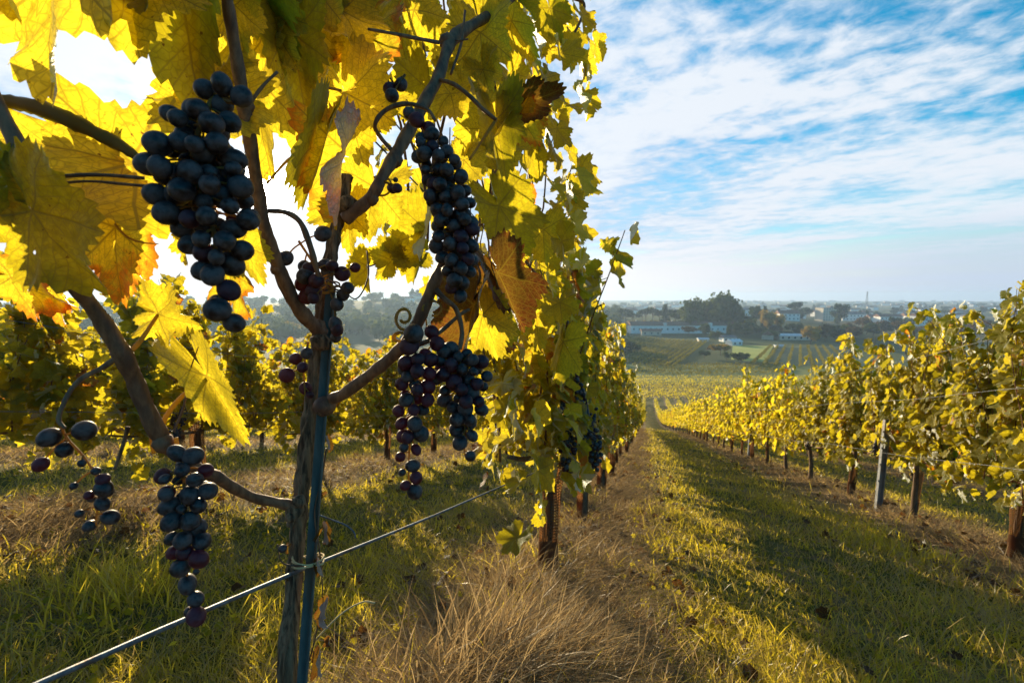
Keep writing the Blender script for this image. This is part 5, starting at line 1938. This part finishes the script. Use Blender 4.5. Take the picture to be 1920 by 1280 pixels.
house(1321, 352, 7, 5, 1.8, .9, R15, 'small bright metal roofed shed before the white building', 'wall_cream', 'metal_roof', False, None, 'shed')
house(1380, 325, 9, 6, 2.6, 1.6, R15 + .5, 'small pale roofed farm house left of the meadow', 'wall_white', 'metal_roof', True, None, 'house', 1, 2)
house(1368, 350, 10, 7, 3.0, 1.8, R15 + .2, 'small farm house with grey roof behind the meadow corner', 'wall_white', 'roof_grey', True, None, 'house', 1, 3)
house(1443, 370, 12, 8, 3.6, 2.6, R15 + 1.2, 'steep roofed cream house among the hedge trees above the meadow', 'wall_cream', 'roof_tile', True, None, 'house', 1, 3)
house(1490, 365, 22, 9, 3.2, 1.5, R15, 'long low house with pale roof above the right vine patch', 'wall_cream', 'metal_roof', True, None, 'house', 1, 5)
house(1466, 312, 5, 3, 1.2, .5, R15, 'tiny blue-white shelter at the top of the right vine patch', 'wall_white', 'metal_roof', False, None, 'shed')
house(1222, 405, 16, 8, 3.5, 2, R15, 'small brown roofed house in front of the left end of the white building', 'wall_cream', 'roof_tile', True, None, 'house', 1, 3)
protoH = []
for i in range(6):
    w_, dp_, h_ = rvt.uniform(12, 26), rvt.uniform(9, 13), rvt.uniform(5, 9)
    Vw = mk('wall', *box((0, 0, h_ / 2 - 1), (w_, dp_, h_ + 2)), M[['wall_white', 'wall_cream', 'wall_white'][i % 3]], smooth=False)
    Vr = mk('roof', *gable(w_, dp_, h_, rvt.uniform(2, 3.4)), M[['roof_tile', 'roof_grey', 'roof_tile'][i % 3]], smooth=False)
    protoH.append((Vw.data, Vr.data))
    bpy.data.objects.remove(Vw)
    bpy.data.objects.remove(Vr)
for i in range(210):
    px = rg.uniform(1150, 1980) if i > 24 else rg.uniform(640, 1150)
    d = 540 * (2900 / 540) ** (rg.random() ** .85)
    x, y, z = gpx(px, d)
    hw_, hr_ = protoH[int(rg.integers(0, 6))]
    r = thing('house', 'small hazy pale house with pitched roof, one of many filling the distant town', 'building', Vector((x, y, z)), 'hazy houses of the distant town')
    r.rotation_euler = (0, 0, rg.uniform(-.6, .9))
    for nm, me in (('wall', hw_), ('roof', hr_)):
        o = bpy.data.objects.new(nm, me)
        COL.objects.link(o)
        o.parent = r
# a lattice mast in the haze
x, y, z = gpx(1626, 1300)
parts = []
for i in range(4):
    a, b = (1, 1, -1, -1)[i], (1, -1, -1, 1)[i]
    parts.append(tube(np.array([(x + a * 3, y + b * 3, z), (x + a * .6, y + b * .6, z + 46)]), .35, 4))
for j in range(8):
    s = 3 - 2.4 * j / 8
    zz = z + 46 * j / 8
    parts.append(tube(np.array([(x - s, y - s, zz), (x + s, y + s * .7, zz + 5.5)]), .22, 4))
    parts.append(tube(np.array([(x + s, y - s, zz), (x - s * .7, y + s, zz + 5.5)]), .22, 4))
V, F = join(parts)
tag(mk('lattice_mast', V, F, M['roof_grey']), 'thin dark lattice mast rising from the hazy town', 'mast')


# ---- vineyard patches of the valley
def hedge(p, q, label, h=1.7, w=.9, seed=0, group=None, n_per=9, mat='foliage_valley', sz=1.0):
    rg = np.random.default_rng(seed)
    p, q = np.array(p[:2]), np.array(q[:2])
    L = np.linalg.norm(q - p)
    dv = (q - p) / L
    nv = np.array([-dv[1], dv[0]])
    n = int(L * n_per)
    s = rg.uniform(0, L, n)
    gap = np.sin(s * .9 + seed) + np.sin(s * .37 + seed * 2)
    u = rg.normal(0, w * .28, n)
    xy = p + s[:, None] * dv + u[:, None] * nv
    z = zg(xy[:, 0], xy[:, 1]) + .25 + rg.beta(1.6, 1.1, n) * (h - .25) * (1 + .06 * gap)
    fr = frames(rg.normal(0, 1, (n, 3)), rg.normal(0, 1, (n, 3)) + np.array([0, -.4, .5]))
    lc = np.stack([np.clip(rg.normal(.55, .2, n), 0, 1), np.zeros(n), rg.random(n)], -1)
    V, F, at = scatter(T3, np.column_stack([xy, z]), fr, rg.uniform(.34, .6, n) * sz, lc, rg)
    o = mk('vine_row', V, F, M[mat], None, attrs=at)
    return tag(o, label, 'vine row', group)


pA = np.array(gpx(1327, 342)[:2])
pB = np.array(gpx(1283, 246)[:2])
dv = (pA - pB) / np.linalg.norm(pA - pB)
nv = np.array([-dv[1], dv[0]])
if nv[0] > 0: nv = -nv
for i in range(30):
    o_ = nv * 3.1 * i + dv * i * .6
    hedge(pA + o_, pB + o_ - dv * 30, f"straight yellow-green vine row, {ordinal(i + 1)} from the right in the striped patch below the white building", 1.7, .9, i, 'rows of the left valley vine patch')
for i in range(9):
    hedge(gpx(1450 + 14 * i, 313), gpx(1412 + 24 * i, 222), f"straight vine row, {ordinal(i + 1)} from the left in the right valley patch beside the meadow", 1.8, 1.0, 60 + i, 'rows of the right valley vine patch')
for i in range(4):
    hedge(gpx(1190, 199 + i * 8), gpx(1480, 203 + i * 8), f"cross-wise vine row, {ordinal(i + 1)} from the front at the foot of the slope", 1.8, 1.0, 80 + i, 'cross rows at the foot of the slope')
for i in range(8):
    hedge(gpx(1150, 143 + i * 6.5), gpx(1760, 143 + i * 6.5), f"bright cross-wise vine row, {ordinal(i + 1)} from the front, closing the end of the grass lane", 1.9, .9, 120 + i, 'cross rows closing the lane', 22, 'foliage_far', .6)
for i in range(7):
    hedge(gpx(700, 196 + i * 8), gpx(1160, 204 + i * 8), f"cross-wise vine row, {ordinal(i + 1)} from the front in the field before the dark wood edge", 1.8, 1.0, 90 + i, 'rows of the central field before the wood', 6)


def patch(name, pts, col1, col2, dz=.12):
    c = np.array([gpx(a, b)[:2] for a, b in pts])
    V = []
    n = 12
    for i in range(n + 1):
        for j in range(n + 1):
            s, u = i / n, j / n
            q = (c[0] * (1 - s) + c[1] * s) * (1 - u) + (c[3] * (1 - s) + c[2] * s) * u
            V.append((q[0], q[1], float(zg(q[0], q[1])) + dz))
    F = [(i * (n + 1) + j, (i + 1) * (n + 1) + j, (i + 1) * (n + 1) + j + 1, i * (n + 1) + j + 1) for i in range(n) for j in range(n)]
    tag(mk(name, np.array(V), [np.array(F)], simple_mat(name, col1, col2, .08, .95)), kind='structure')


patch('meadow', [(1376, 250), (1440, 240), (1455, 318), (1378, 322)], (.34, .38, .06), (.42, .44, .08))
patch('vine_field_ground', [(1455, 225), (1640, 225), (1600, 318), (1462, 316)], (.07, .11, .05), (.10, .14, .06))
patch('slope_foot_grass', [(1130, 180), (1700, 180), (1640, 224), (1130, 235)], (.13, .15, .03), (.2, .21, .05))

# ------------------------------------------------------------------ haze
V, F = box((0, 1800, -12), (7600, 3900, 64))
m, t, out = newmat('haze')
pvn = t.node('ShaderNodeVolumePrincipled')
pvn.inputs['Color'].default_value = (.52, .72, 1.0, 1)
pvn.inputs['Density'].default_value = 0.00028
pvn.inputs['Anisotropy'].default_value = 0.35
t.l.new(pvn.outputs[0], out.inputs['Volume'])
o = mk('haze', V, F, m, None, smooth=False)
tag(o, kind='stuff')
